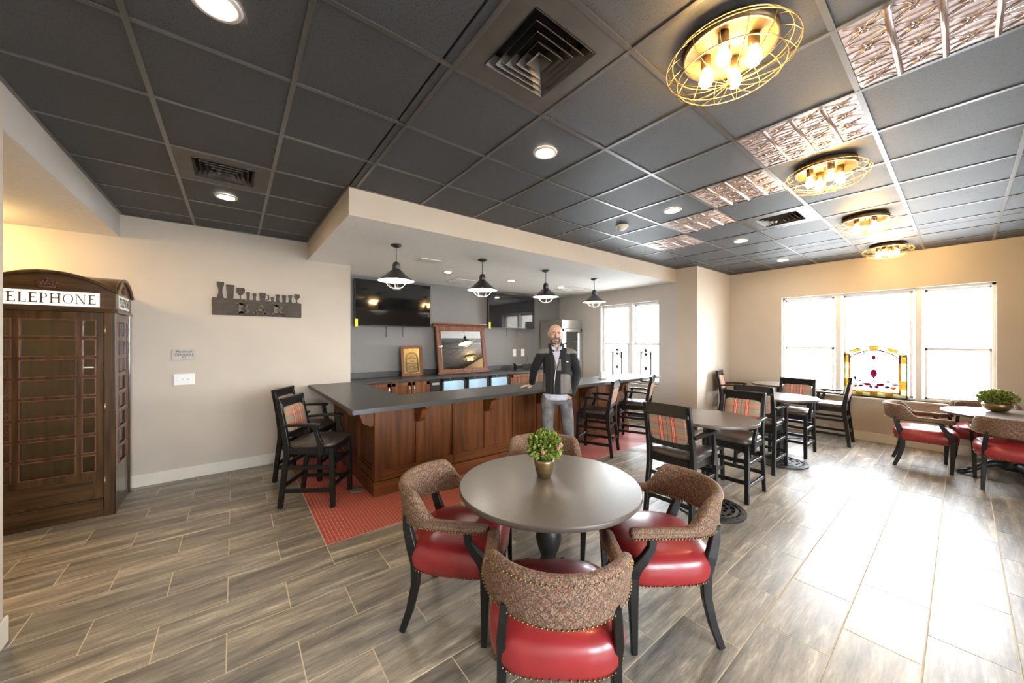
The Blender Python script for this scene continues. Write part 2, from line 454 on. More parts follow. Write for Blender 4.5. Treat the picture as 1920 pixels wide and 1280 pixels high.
fl = MB(); fl.box(-2.9, YR, -0.12, XW, YG, -0.0016)
floor = struct('floor', fl, M['grout'], 'wood look porcelain tile floor laid in offset rows')
MX0, MX1, MY0 = 0.5718, 5.75, 3.0876                                   # red mosaic apron along the bar
rects = []
PY, PX, G = 0.2968, 0.6008, 0.0056
for r in range(-22, 14):
    y0 = 2.494 + r * PY; y1 = y0 + PY
    xo = -0.029 + (PX / 2 if r % 2 == 0 else 0)
    for k in range(-6, 15):
        x0 = xo + k * PX; x1 = x0 + PX
        a0, a1, b0, b1 = max(x0, -2.9), min(x1, XW), max(y0, YR), min(y1, YB)
        if a1 - a0 < 0.03 or b1 - b0 < 0.03: continue
        if a1 > MX0 and a0 < MX1 and b1 > MY0:                       # meets the mosaic or the bar
            if b0 < MY0 - 0.02 : rects.append((max(a0, MX0), b0, min(a1, MX1), MY0))
            if a0 < MX0 - 0.02: rects.append((a0, b0, MX0, b1))
            if a1 > MX1 + 0.02: rects.append((MX1, b0, a1, b1))
        else: rects.append((a0, b0, a1, b1))
def plate(w, d, h=0.01, c=0.0010):
    b = MB(); x, y = w / 2, d / 2
    b.add([(-x, -y, -h), (x, -y, -h), (x, y, -h), (-x, y, -h), (-x, -y, -c), (x, -y, -c), (x, y, -c), (-x, y, -c),
           (-x + c, -y + c, 0), (x - c, -y + c, 0), (x - c, y - c, 0), (-x + c, y - c, 0)],
          [(0, 1, 5, 4), (1, 2, 6, 5), (2, 3, 7, 6), (3, 0, 4, 7), (4, 5, 9, 8), (5, 6, 10, 9), (6, 7, 11, 10), (7, 4, 8, 11), (8, 9, 10, 11)])
    return b
cache = {}
vis, hid = [], []
for q in rects:
    pts = [(q[0], q[1]), (q[2], q[1]), (q[2], q[3]), (q[0], q[3]), ((q[0] + q[2]) / 2, (q[1] + q[3]) / 2)]
    (vis if any(visible(x, y, 0, 0.0) for x, y in pts) else hid).append(q)
vis.sort(key=lambda q: (q[0] + q[2]) ** 2 + (q[1] + q[3]) ** 2)
hid += vis[300:]
for q in vis[:300]:
    w, d = round(q[2] - q[0] - G, 4), round(q[3] - q[1] - G, 4)
    if (w, d) not in cache:
        me = plate(w, d).mesh('floor_tile'); me.materials.append(M['floor']); cache[(w, d)] = me
    link('floor_tile', cache[(w, d)], floor, ((q[0] + q[2]) / 2, (q[1] + q[3]) / 2, 0))
b = MB()
for q in hid:
    p = plate(q[2] - q[0] - G, q[3] - q[1] - G); cx, cy = (q[0] + q[2]) / 2, (q[1] + q[3]) / 2
    b.add([(x + cx, y + cy, z) for x, y, z in p.v], p.f)
part('far_floor_tiles', b, M['floor'], floor, kind='stuff')
# mosaic
b = MB(); b.box(MX0, MY0, -0.003, MX1, 3.80, -0.0011); b.box(MX0, 3.80, -0.003, 1.2, YB, -0.0011)
part('mosaic_grout_bed', b, M['mgrout'], floor)
b = MB(); mp_ = 0.0285
def mos(x0, y0, x1, y1):
    for i in range(int((x1 - x0) / mp_)):
        for j in range(int((y1 - y0) / mp_)):
            x, y = x0 + i * mp_, y0 + j * mp_; e = 0.0018; h = 0.0235
            b.add([(x + e, y + e, -0.0015), (x + e + h, y + e, -0.0015), (x + e + h, y + e + h, -0.0015), (x + e, y + e + h, -0.0015),
                   (x + e + .001, y + e + .001, 0.0), (x + e + h - .001, y + e + .001, 0.0), (x + e + h - .001, y + e + h - .001, 0.0), (x + e + .001, y + e + h - .001, 0.0)],
                  [(4, 5, 6, 7), (0, 1, 5, 4), (1, 2, 6, 5), (2, 3, 7, 6), (3, 0, 4, 7)])
_k = int((3.76 - MY0) / mp_); mos(MX0 + .004, MY0 + .004, MX1, MY0 + .004 + (_k + .5) * mp_); mos(MX0 + .004, MY0 + .004 + _k * mp_, 1.17, YB)
me = bpy.data.meshes.new('mosaic_tiles'); me.from_pydata(b.v, [], b.f); me.materials.append(M['mosaic'])
o = link('mosaic_tiles', me, floor); o['kind'] = 'stuff'; o['label'] = 'small square red mosaic tiles around the bar'

# walls
def wall_with_hole(name, m, label, X0, X1, y0, y1, z0, z1, hy0, hy1, hz0, hz1):
    b = MB()
    b.box(X0, y0, z0, X1, hy0, z1); b.box(X0, hy1, z0, X1, y1, z1); b.box(X0, hy0, z0, X1, hy1, hz0); b.box(X0, hy0, hz1, X1, hy1, z1)
    return struct(name, b, m, label)
WY0, WY1, WZ0, WZ1 = -0.285, 2.09, 0.70, 2.41
wall_with_hole('wall_right', M['beige'], 'greige wall around the wide triple window', XW, XW + 0.2, YR, YP, 0, 3.2, WY0, WY1, WZ0, WZ1)
BY0, BY1, BZ0, BZ1 = 3.70, 5.10, 0.73, 2.41
wall_with_hole('wall_bar_side', M['palew'], 'pale grey wall with double window at the end of the bar', XP, XP + 0.2, YS, YG + .15, 0, 3.2, BY0, BY1, BZ0, BZ1)
b = MB(); b.box(XP, YP, 0, XW + .2, YS, 3.2)
struct('wall_pier', b, M['beige'], 'beige wall pier projecting between bar window and dining window')
b = MB(); b.box(-2.9, YB, 0, 1.36, YG + .15, 3.2)
struct('wall_back', b, M['beige'], 'greige wall carrying the bar sign, behind the telephone booth')
b = MB(); b.box(1.36, YG, 0, XP + .2, YG + .15, 3.2)
struct('wall_bar', M and b, M['greyw'], 'slate grey back wall of the bar recess')
b = MB(); b.box(XL - .16, YR, 0, XL, 3.14, 3.2)
struct('wall_left', b, M['beige'], 'pale wall end at the left edge of the picture')
b = MB(); b.box(XL - .16, 3.14, ZS + .041, XL, YB, 3.2); b.box(XL - .001, 3.14, ZS, XL, YB, ZS + .041)
struct('wall_left_header', b, M['palew'], 'grey header beam above the telephone booth alcove')
b = MB(); b.box(-2.9, 2.98, 0, XL - .16, 3.14, 3.0); b.box(-3.05, 2.98, 0, -2.9, YB + .1, 3.0)
struct('wall_alcove', b, M['beige'], 'side walls of the telephone alcove')
b = MB(); b.box(-2.9, 3.14, ZS, XL - .001, YB, ZS + .04)
struct('ceiling_alcove', b, M['white_ceil'], 'warm lit textured ceiling of the telephone alcove')
b = MB(); b.box(XS, YS, ZS, XP, YG, 3.2)
o = struct('ceiling_soffit', b, M['white_ceil'], 'dropped soffit over the bar with white textured underside')
o.data.materials.append(M['beige'])
for p in o.data.polygons:
    if abs(p.normal.z) < .5: p.material_index = 1
# rear wall behind the camera, with unseen windows added for fill light
b = MB()
RX = [(-0.7, 0.9), (1.3, 3.2)]
xs = [XL - .16, RX[0][0], RX[0][1], RX[1][0], RX[1][1], XW + .2]
for i in range(0, 6, 2): b.box(xs[i], YR - .2, 0, xs[i + 1], YR, 3.2)
for x0, x1 in RX: b.box(x0, YR - .2, 0, x1, YR, 0.7); b.box(x0, YR - .2, 2.41, x1, YR, 3.2)
struct('wall_rear', b, M['beige'], 'greige wall behind the viewer with windows added for fill light')
for k, (x0, x1) in enumerate(RX):
    w = MB(); n = 3
    for i in range(n + 1):
        x = x0 + (x1 - x0) * i / n; w.box(max(x0, x - .04), YR - .12, .7, min(x1, x + .04), YR - .05, 2.41)
    for zz in (.7, 1.52, 2.35): w.box(x0, YR - .12, zz, x1, YR - .05, zz + .06)
    o = struct('window_%d' % (k + 4), w, M['vinyl'], 'white framed window added behind the viewer for fill light, number %s from the left' % ('one', 'two')[k])
    g = MB(); g.box(x0, YR - .09, .7, x1, YR - .085, 2.41); part('pane', g, M['pane'], o)
b = MB(); b.box(-25, -30, -0.6, 40, 35, -0.5)
struct('ground_outside', b, M['outside'], 'pale paved ground outside the windows')

# baseboards
def base(name, x0, y0, x1, y1, m='trim', h=0.14, lab=''):
    b = MB(); b.box(x0, y0, 0, x1, y1, h); return struct(name, b, M[m], lab, 0.004)
base('baseboard_back', XL - .9, YB - .015, 0.84, YB, lab='cream baseboard under the bar sign wall')
base('baseboard_left', XL, YR, XL + .015, 3.155, lab='cream baseboard at the left edge of the picture')
base('baseboard_right', XW - .015, YR, XW, YP, lab='cream baseboard under the wide window')
base('baseboard_pier', XP - .0, YP - .015, XW - .015, YP, lab='cream baseboard on the front of the wall pier')
base('baseboard_bar_side', XP - .012, YP + .0, XP, 5.55, 'darkbase', 0.12, 'black cove base under the bar side window')

# ------------------------------------------------------------------ grid ceiling
b = MB(); b.box(XL - .16, YR - .2, ZC + .10, XW + .2, YB, 3.25)
ceiling = struct('ceiling', b, M['plenum'], 'black lay-in grid ceiling with square tiles')
TX, TY, TP = 0.2496, 0.353, 0.6096
def in_ceiling(x0, y0, x1, y1):
    """clip a cell to the room outline; returns list of rects"""
    out = []
    x0, x1, y0 = max(x0, XL), min(x1, XW), max(y0, YR)
    for lo, hi, top in ((XL, XS, YB), (XS, XP, YS), (XP, XW, YP)):
        a, c, d = max(x0, lo), min(x1, hi), min(y1, top)
        if c - a > .02 and d - y0 > .02: out.append((a, y0, c, d))
    return out
tin_cells = {(3 + k, -1 + k) for k in range(5)}
vent_cells = {(1, 1): 'a', (-1, 5): 'b', (7, 1): 'c'}
tmesh = {}
rest = MB()
for i in range(-2, 13):
    for j in range(-7, 9):
        x0, y0 = TX + i * TP, TY + j * TP
        if (i, j) in tin_cells or (i, j) in vent_cells: continue
        for q in in_ceiling(x0, y0, x0 + TP, y0 + TP):
            w, d = round(q[2] - q[0] - .012, 4), round(q[3] - q[1] - .012, 4)
            if w < .02 or d < .02: continue
            cx, cy = (q[0] + q[2]) / 2, (q[1] + q[3]) / 2
            if any(visible(x, y, ZC, .02) for x, y in ((q[0], q[1]), (q[2], q[1]), (q[0], q[3]), (q[2], q[3]), (cx, cy))):
                if (w, d) not in tmesh:
                    t = MB(); t.box(-w / 2, -d / 2, .006, w / 2, d / 2, .02); me = t.mesh('ceiling_tile'); me.materials.append(M['ctile']); tmesh[(w, d)] = me
                link('ceiling_tile', tmesh[(w, d)], ceiling, (cx, cy, ZC))
            else: rest.box(cx - w / 2, cy - d / 2, ZC + .006, cx + w / 2, cy + d / 2, ZC + .02)
part('ceiling_tiles_behind', rest, M['ctile'], ceiling, kind='stuff')
for i in range(-1, 13):
    x = TX + i * TP
    if not XL < x < XW: continue
    top = YB if x < XS else (YS if x < XP else YP)
    t = MB(); t.box(x - .012, YR, ZC, x + .012, top, ZC + .012); part('main_tee', t, M['tee'], ceiling)
for j in range(-7, 9):
    y = TY + j * TP
    right = XS if y > YS else (XP if y > YP else XW)
    if y > YB: continue
    t = MB(); t.box(XL, y - .012, ZC + .0008, right, y + .012, ZC + .0122); part('cross_tee', t, M['tee'], ceiling)
t = MB()
for a, c, d, e in ((XL, YR, XL + .02, YB), (XL, YB - .02, XS, YB), (XS - .02, YS, XS, YB), (XS - .02, YS - .02, XP, YS), (XP - .02, YP - .02, XP, YS), (XP, YP - .02, XW, YP), (XW - .02, YR, XW, YP)):
    t.box(a, c, ZC + .0004, d, e, ZC + .011)
part('wall_angle', t, M['tee'], ceiling)

# embossed tin panels
def tin_panel():
    p = Proto(); h = TP / 2 - .013
    b = MB(); b.box(-h, -h, .004, h, h, .012); p.add('sheet', b, M['tin'])
    b = MB(); s6 = 2 * h / 4
    for k in (1, 2, 3):
        b.tube([(-h, -h + k * s6, .003), (h, -h + k * s6, .003)], .012, 8)
    p.add('bead', b, M['tin'], label='raised half round rods')
    b = MB()
    for k in range(1, 8):
        b.tube([(-h + k * s6 / 2, -h, .004), (-h + k * s6 / 2, h, .004)], .0035, 5)
    p.add('ridge', b, M['tin'])
    b = MB()
    for i in range(4):
        for j in range(4):
            cx, cy = -h + (i + .5) * s6, -h + (j + .5) * s6
            for sgn in (-1, 1):
                for rr in (.052, .044):
                    pts = [(cx + sgn * (s6 / 2 - rr * math.cos(a)), cy + rr * math.sin(a) * 1.25, .003) for a in [(-1.2 + 2.4 * k / 7) for k in range(8)]]
                    b.tube(pts, .0026, 5)
            for a in (0.5, 2.64, 3.64, 5.78, 1.57, 4.71):
                c, s_ = math.cos(a), math.sin(a)
                b.tube([(cx + .008 * c, cy + .008 * s_, .001), (cx + .022 * c, cy + .022 * s_, -.001), (cx + .04 * c, cy + .04 * s_, .003)], [.003, .006, .001], 5)
    p.add('scroll_relief', b, M['tin'], kind='stuff')
    return p
tp = tin_panel()
tl = ['nearest of the diagonal run, at the top right corner of the picture', 'beside the second cage lamp', 'third of the diagonal run', 'fourth of the diagonal run, left of the white edged vent', 'smallest and farthest of the diagonal run']
for k, (i, j) in enumerate(sorted(tin_cells)):
    tp.place('tin_panel', 'copper tin panel, ' + tl[k], 'ceiling panel', (TX + (i + .5) * TP, TY + (j + .5) * TP, ZC), 0, 'tin panels in the grid ceiling')

# louvred diffusers
def diffuser():
    p = Proto(); h = TP / 2 - .013; q = .19
    b = MB()
    for x0, y0, x1, y1 in ((-h, -h, h, -q), (-h, q, h, h), (-h, -q, -q, q), (q, -q, h, q)): b.box(x0, y0, .003, x1, y1, .010)
    p.add('face_plate', b, M['vent'])
    b = MB(); b.box(-q, -q, .075, q, q, .08)
    for x0, y0, x1, y1 in ((-q - .004, -q, -q, q), (q, -q, q + .004, q), (-q, -q - .004, q, -q), (-q, q, q, q + .004)): b.box(x0, y0, .003, x1, y1, .08)
    p.add('duct_neck', b, M['hole'])
    for k in range(5):
        o_, i_ = q - .002 - k * .036, q - .034 - k * .036
        if k == 4: i_ = .004
        zo, zi = .000 - .004 * k, .045
        if k == 4: zi = .012
        v = []
        for r, z in ((o_, zo), (i_, zi)):
            v += [(-r, -r, z), (r, -r, z), (r, r, z), (-r, r, z)]
        for r, z in ((o_, zo + .004), (i_, zi + .004)):
            v += [(-r, -r, z), (r, -r, z), (r, r, z), (-r, r, z)]
        b = MB()
        for i in range(4):
            j = (i + 1) % 4
            b.add(v, [(i, j, 4 + j, 4 + i), (8 + i, 12 + i, 12 + j, 8 + j), (i, 8 + i, 8 + j, j)])
        p.add('louvre', b, M['vent'])
    return p
dp = diffuser()
dl = {'a': 'large dark bronze air diffuser nearest the viewer at the top', 'b': 'dark bronze air diffuser above the bar sign wall', 'c': 'air diffuser with bright edge near the cage lamps'}
for (i, j), k in vent_cells.items():
    dp.place('air_diffuser', dl[k], 'air vent', (TX + (i + .5) * TP, TY + (j + .5) * TP, ZC), 0, 'diffusers in the grid ceiling')

# recessed downlights
def downlight():
    p = Proto()
    b = MB(); b.lathe([(.062, .004), (.066, -.004), (.085, -.003), (.088, .003)], 28, cap=False); p.add('trim_ring', b, M['downtrim'])
    b = MB(); b.lathe([(.066, .003), (.05, -.001), (.001, -.004)], 24); p.add('lens', b, M['down'])
    return p
dn = downlight()
for lab, x, y, z in (('large glaring recessed downlight cut by the top edge of the picture', -0.055, 1.87, ZC), ('recessed downlight beside the diffuser over the sign wall', -0.055, 4.31, ZC),
                     ('recessed downlight in the middle of the black ceiling', 1.775, 1.87, ZC), ('recessed downlight between the smoke detector and the tin panels', 3.602, 1.87, ZC),
                     ('recessed downlight beyond the tin panels', 5.43, 1.87, ZC), ('farthest recessed downlight, near the window wall', 7.26, 1.87, ZC),
                     ('recessed downlight in the soffit between first and second pendant', 2.73, 5.15, ZS), ('recessed downlight in the soffit between second and third pendant', 4.03, 5.15, ZS),
                     ('recessed downlight in the soffit behind the third pendant', 5.33, 5.15, ZS)):
    dn.place('downlight', lab, 'ceiling light', (x, y, z), 0, 'recessed downlights')
# alcove lamp hidden behind the wall end: it gives the yellow glow over the booth
p = Proto()
b = MB(); b.lathe([(.16, 0), (.17, -.02), (.15, -.03)], 24); p.add('canopy', b, M['lampmetal'])
b = MB(); b.lathe([(.14, -.03), (.13, -.07), (.08, -.10), (.01, -.11)], 24); p.add('glass_bowl', b, emit('alcove_bowl_glow', (1.0, 0.66, 0.25), 85.0))
p.place('alcove_lamp', 'flush bowl lamp on the alcove ceiling behind the wall end', 'ceiling light', (-1.93, 5.02, ZS), 0)
# smoke detector
p = Proto(); b = MB(); b.lathe([(.07, 0), (.072, -.012), (.066, -.022)], 24); p.add('base', b, M['white'])
b = MB(); b.lathe([(.055, -.022), (.052, -.040), (.035, -.052), (.005, -.053)], 24); p.add('sensor_cap', b, M['white'])
p.place('smoke_detector', 'round white smoke detector on the black ceiling', 'smoke detector', (3.602, 2.48, ZC + .004), 0)
# soffit registers
single('return_air_plate', MB().box(-.15, -.10, -.012, .15, .10, 0), M['white'], 'plain white plate on the soffit beside the first pendant', 'air vent', .004, loc=(2.11, 4.56, ZS))
for x, y, w, lab in ((3.32, 5.76, .20, 'small white louvred register on the soffit above the mirror'), (5.70, 5.15, .26, 'white square diffuser on the soffit near the bar window')):
    t = thing('ceiling_register', lab, 'air vent', (x, y, ZS))
    b = MB()
    for a in (-1, 1): b.box(-w, a * w - .02, -.01, w, a * w + .02, 0); b.box(a * w - .02, -w, -.01, a * w + .02, w, 0)
    part('frame', b, M['white'], t)
    for k in range(5):
        y_ = -w + .05 + k * (2 * w - .1) / 4; b = MB(); b.bar([(-w, y_, -.006), (w, y_, -.006)], .03, .003, (0, 1, .6)); part('louvre', b, M['white'], t)

# ------------------------------------------------------------------ lamps
def cage_lamp():
    p = Proto()
    b = MB(); b.lathe([(.182, 0), (.19, -.012), (.19, -.044), (.178, -.046), (.174, -.018), (.02, -.016)], 36); p.add('canopy', b, M['lampmetal'])
    for k in range(4):
        a = PI / 4 + k * PI / 2 + .3; x, y = .095 * math.cos(a), .095 * math.sin(a)
        b = MB(); b.lathe([(.022, -.016), (.022, -.075), (.018, -.078)], 14, (x, y, 0)); p.add('socket', b, M['lampmetal'])
        b = MB(); b.lathe([(.014, -.076), (.018, -.092), (.029, -.118), (.030, -.132), (.022, -.150), (.004, -.158)], 14, (x, y, 0)); p.sub('bulb', b, M['bulb'])
    b = MB(); b.tube([(0, 0, -.016), (0, 0, -.19)], .006, 8); b.sphere((0, 0, -.195), .012, 10, 6); p.add('centre_rod', b, M['wire'])
    b = MB(); prof = [(.185, -.02), (.235, -.05), (.262, -.085), (.245, -.125), (.19, -.16), (.10, -.185), (.012, -.192)]
    for k in range(16):
        a = 2 * PI * k / 16; b.tube([(r * math.cos(a), r * math.sin(a), z) for r, z in prof], .0017, 5)
    for r, z in ((.262, -.085), (.235, -.05), (.215, -.145)):
        b.tube([(r * math.cos(2 * PI * k / 40), r * math.sin(2 * PI * k / 40), z) for k in range(40)], .0024, 5, closed=True)
    p.add('wire_cage', b, M['wire'])
    return p
cl = cage_lamp()
for k, lab in enumerate(('largest wire cage ceiling lamp with four glowing bulbs, nearest the viewer', 'second wire cage ceiling lamp, between tin panel and window wall', 'third wire cage ceiling lamp from the viewer', 'smallest wire cage ceiling lamp, closest to the window wall')):
    cl.place('cage_lamp', lab, 'ceiling light', (1.776 + k * 1.829, .658, ZC), .62 + .4 * k, 'cage lamps along the ceiling')

def pendant():
    p = Proto()
    b = MB(); b.lathe([(.062, 0), (.062, -.012), (.03, -.028), (.008, -.032)], 20); p.add('canopy', b, M['shade'])
    b = MB(); b.tube([(0, 0, -.03), (0, 0, -.21)], .0045, 8); p.add('stem', b, M['shade'])
    b = MB(); b.lathe([(.010, -.195), (.03, -.205), (.043, -.235), (.044, -.275), (.036, -.285)], 20); p.add('socket_cap', b, M['shade'])
    b = MB(); b.lathe([(.040, -.280), (.075, -.315), (.14, -.372), (.203, -.415), (.206, -.419)], 32, cap=False); p.add('shade', b, M['shade'])
    b = MB(); b.lathe([(.205, -.4195), (.200, -.4165), (.137, -.374), (.072, -.318), (.036, -.286), (.002, -.284)], 32, cap=False); p.sub('shade_lining', b, M['shadein'])
    b = MB(); b.lathe([(.013, -.29), (.018, -.31), (.032, -.345), (.030, -.372), (.012, -.392), (.002, -.394)], 16); p.add('bulb', b, M['pbulb'])
    b = MB()
    for k in range(3):
        a = PI * k / 3 + .3; c, s_ = math.cos(a), math.sin(a)
        b.tube([(.125 * math.cos(u) * c, .125 * math.cos(u) * s_, -.41 - .10 * math.sin(u)) for u in [PI * i / 12 for i in range(13)]], .003, 5)
    b.tube([(.125 * math.cos(2 * PI * k / 28), .125 * math.sin(2 * PI * k / 28), -.412) for k in range(28)], .003, 5, closed=True)
    b.tube([(.035 * math.cos(2 * PI * k / 14), .035 * math.sin(2 * PI * k / 14), -.507) for k in range(14)], .003, 5, closed=True)
    p.add('wire_guard', b, M['pwire'])
    return p
pe = pendant()
for k, lab in enumerate(('first black cone pendant from the left, in front of the left television', 'second black cone pendant from the left, left of the right television', 'third black cone pendant from the left, above the standing man', 'fourth black cone pendant from the left, beside the bar window')):
    pe.place('pendant_lamp', lab, 'pendant lamp', (1.484 + 1.192 * k, 4.06, ZS), .2 * k, 'pendants over the bar')

# ------------------------------------------------------------------ windows
def win_frame(name, X, units, z0, z1, label, rails, dx=.10):
    """units: list of (y0,y1) lights; a structure with frame, sashes and panes"""
    y0, y1 = units[0][0], units[-1][1]
    b = MB(); f = .035
    b.box(X + dx, y0, z0, X + dx + .07, y1, z0 + f); b.box(X + dx, y0, z1 - f, X + dx + .07, y1, z1)
    b.box(X + dx, y0, z0, X + dx + .07, y0 + f, z1); b.box(X + dx, y1 - f, z0, X + dx + .07, y1, z1)
    for (a, c), (d, e) in zip(units[:-1], units[1:]): b.box(X + dx - .02, c, z0, X + dx + .07, d, z1)
    w = struct(name, b, M['vinyl'], label, .003)
    for (a, c), rz in zip(units, rails):
        a += .02; c -= .02
        parts_ = [(z0 + .03, z1 - .03)] if rz is None else [(z0 + .03, rz), (rz - .03, z1 - .03)]
        for n, (p, q) in enumerate(parts_):
            xo = X + dx + (.012 if n == 0 else .038); s_ = MB(); g = .034
            s_.box(xo, a, p, xo + .024, c, p + g); s_.box(xo, a, q - g, xo + .024, c, q)
            s_.box(xo, a, p, xo + .024, a + g, q); s_.box(xo, c - g, p, xo + .024, c, q)
            so = part('sash', s_, M['vinyl'], w, .003)
            g_ = MB(); g_.box(xo + .010, a + g, p + g, xo + .014, c - g, q - g); part('pane', g_, M['pane'], so)
    return w
w1 = win_frame('window_1', XW, [(WY0, .375), (.445, 1.275), (1.35, WY1)], WZ0, WZ1, 'wide white triple window flooding the dining side with daylight', [1.50, None, 1.50])
b = MB(); b.box(XW - .03, WY0 - .03, WZ0 - .03, XW + .12, WY1 + .03, WZ0); part('sill', b, M['trim'], w1, .004)
w2 = win_frame('window_2', XP, [(BY0, 4.33), (4.42, BY1)], BZ0, BZ1, 'white double window at the end of the bar', [1.56, 1.56])
b = MB(); b.box(XP - .02, BY0, BZ0 - .02, XP + .12, BY1, BZ0); part('sill', b, M['trim'], w2, .003)
for X, y0, y1, z0, z1, pw in ((XW + .21, WY0, WY1, WZ0, WZ1, 0), (XP + .21, BY0, BY1, BZ0, BZ1, 0)):
    l = bpy.data.lights.new('daylight_portal', 'AREA'); l.shape = 'RECTANGLE'; l.size = z1 - z0; l.size_y = y1 - y0
    l.cycles.is_portal = True
    o = link('daylight_portal', l, None, (X, (y0 + y1) / 2, (z0 + z1) / 2), (0, PI / 2, 0))
for x0, x1 in RX:
    l = bpy.data.lights.new('daylight_portal', 'AREA'); l.shape = 'RECTANGLE'; l.size = x1 - x0; l.size_y = 1.7
    l.cycles.is_portal = True
    o = link('daylight_portal', l, None, ((x0 + x1) / 2, YR - .22, 1.55), (PI / 2, 0, 0))

# stained glass panel in the wide window
XG = XW + .05
sg = thing('stained_glass', 'arched stained glass panel with amber border and red buds in the wide window', 'stained glass', (XG, .883, .715))
def gp(pts, m, nm='glass_piece', d=.006):
    part(nm, MB().prism(pts, lambda a, c, e: (e, -a, c), -d / 2, d / 2), M[m], sg)
W2, HS, HA = .358, .675, .815
def arch(a, w, hs, ha): return hs + (ha - hs) * (1 - (a / w) ** 2)
n = 7
for k in range(5):
    z0, z1 = HS * k / 5, HS * (k + 1) / 5
    for sgn in (-1, 1):
        o_, i_ = sgn * W2, sgn * (W2 - .062)
        gp([(min(o_, i_), z0), (max(o_, i_), z0), (max(o_, i_), z1), (min(o_, i_), z1)], ('g_yel', 'g_amber', 'g_yel', 'g_yel', 'g_amber')[k])
        o2 = sgn * (W2 - .085)
        gp([(min(i_, o2), z0 + .062 * (k == 0)), (max(i_, o2), z0 + .062 * (k == 0)), (max(i_, o2), z1), (min(i_, o2), z1)], ('g_org', 'g_amber', 'g_org', 'g_org', 'g_vio')[k])
for k in range(n):
    a0, a1 = -W2 + .062 + (2 * W2 - .124) * k / n, -W2 + .062 + (2 * W2 - .124) * (k + 1) / n
    gp([(a0, 0), (a1, 0), (a1, .06), (a0, .06)], ('g_yel', 'g_amber')[k % 2]); gp([(a0, .06), (a1, .06), (a1, .085), (a0, .085)], ('g_org', 'g_amber', 'g_org')[k % 3])
    a0, a1 = -W2 + 2 * W2 * k / n, -W2 + 2 * W2 * (k + 1) / n
    t0, t1 = arch(a0, W2, HS, HA), arch(a1, W2, HS, HA)
    gp([(a0, t0 - .055), (a1, t1 - .055), (a1, t1), (a0, t0)], ('g_yel', 'g_amber')[k % 2])
    gp([(a0 * .82, t0 - .08), (a1 * .82, t1 - .08), (a1 * .82, t1 - .055), (a0 * .82, t0 - .055)], ('g_org', 'g_vio', 'g_amber')[k % 3])
def bud(cx, cz, w, h, m):
    gp([(cx, cz - h), (cx + w * .8, cz - h * .3), (cx + w, cz + h * .3), (cx + w * .5, cz + h), (cx - w * .5, cz + h), (cx - w, cz + h * .3), (cx - w * .8, cz - h * .3)], m, 'bud', .010)
bud(0, .62, .026, .042, 'g_red'); bud(0, .36, .040, .075, 'g_red')
for sgn in (-1, 1):
    bud(sgn * .075, .19, .052, .026, 'g_red'); bud(sgn * .15, .160, .034, .022, 'g_vio'); bud(sgn * .215, .150, .036, .026, 'g_org'); bud(sgn * .03, .150, .026, .024, 'g_red'); bud(sgn * .11, .695, .014, .012, 'g_vio'); bud(sgn * .16, .245, .026, .016, 'g_vio'); bud(sgn * .235, .205, .04, .014, 'g_red')
gp([(-W2 + .085, .085), (W2 - .085, .085), (W2 - .085, .62), (W2 * .5, .70), (0, .735), (-W2 * .5, .70), (-W2 + .085, .62)], 'g_clear', 'field', .003)
b = MB(); r_ = .006
b.tube([(0, W2, 0), (0, W2, HS)] , r_, 6); b.tube([(0, -W2, 0), (0, -W2, HS)], r_, 6); b.tube([(0, -W2, 0), (0, W2, 0)], r_, 6)
b.tube([(0, W2 * math.cos(PI * k / 16), arch(W2 * math.cos(PI * k / 16), W2, HS, HA)) for k in range(17)], r_, 6)
b.tube([(0, (W2 - .085) * (1 - k / 8), arch((W2 - .085) * (1 - k / 8), W2, HS, HA) - .08) for k in range(17)], .003, 6)
b.tube([(0, -W2 + .085, .085), (0, W2 - .085, .085)], .003, 6)
for sgn in (-1, 1): b.tube([(0, sgn * (W2 - .085), .085), (0, sgn * (W2 - .085), .64)], .003, 6)
for sgn in (-1, 1): b.tube([(0, sgn * .27, .22), (0, sgn * .19, .20), (0, sgn * .12, .205), (0, sgn * .05, .175), (0, 0, .185)], .004, 6)
part('lead_came', b, M['lead'], sg)
for yc, lab in ((4.70, 'narrow arched stained glass panel in the left bar window'), (4.01, 'narrow arched stained glass panel in the right bar window')):
    sg = thing('stained_glass_strip', lab, 'stained glass', (XP + .06, yc, .78), 0, 'narrow stained panels in the bar window')
    w, h = .115, .60
    b = MB()
    for sgn in (-1, 1): b.tube([(0, sgn * w, 0), (0, sgn * w, h)], .019, 6); b.tube([(0, sgn * (w - .035), .04), (0, sgn * (w - .035), h)], .003, 6)
    b.tube([(0, w * math.cos(PI * k / 12), h + .09 * math.sin(PI * k / 12)) for k in range(13)], .008, 6); b.tube([(0, -w, 0), (0, w, 0)], .012, 6)
    part('lead_came', b, M['lead'], sg)
    for sgn in (-1, 1):
        a, c = sorted((sgn * w, sgn * (w - .035)))
        for k in range(4): gp([(a, h * k / 4), (c, h * k / 4), (c, h * (k + 1) / 4), (a, h * (k + 1) / 4)], ('g_yel', 'g_clear', 'g_clear', 'g_yel')[k])
    gp([(-w, 0), (w, 0), (w, .04), (-w, .04)], 'g_yel')
    gp([(-w + .035, .04), (w - .035, .04), (w - .035, h), (0, h + .085), (-w + .035, h)], 'g_clear', 'field', .003)
    bud(0, h + .035, .034, .036, 'g_red'); bud(0, h - .050, .034, .036, 'g_red'); bud(0, .26, .034, .040, 'g_vio')
    for sgn in (-1, 1): bud(sgn * (w - .02), h - .005, .016, .012, 'g_vio')

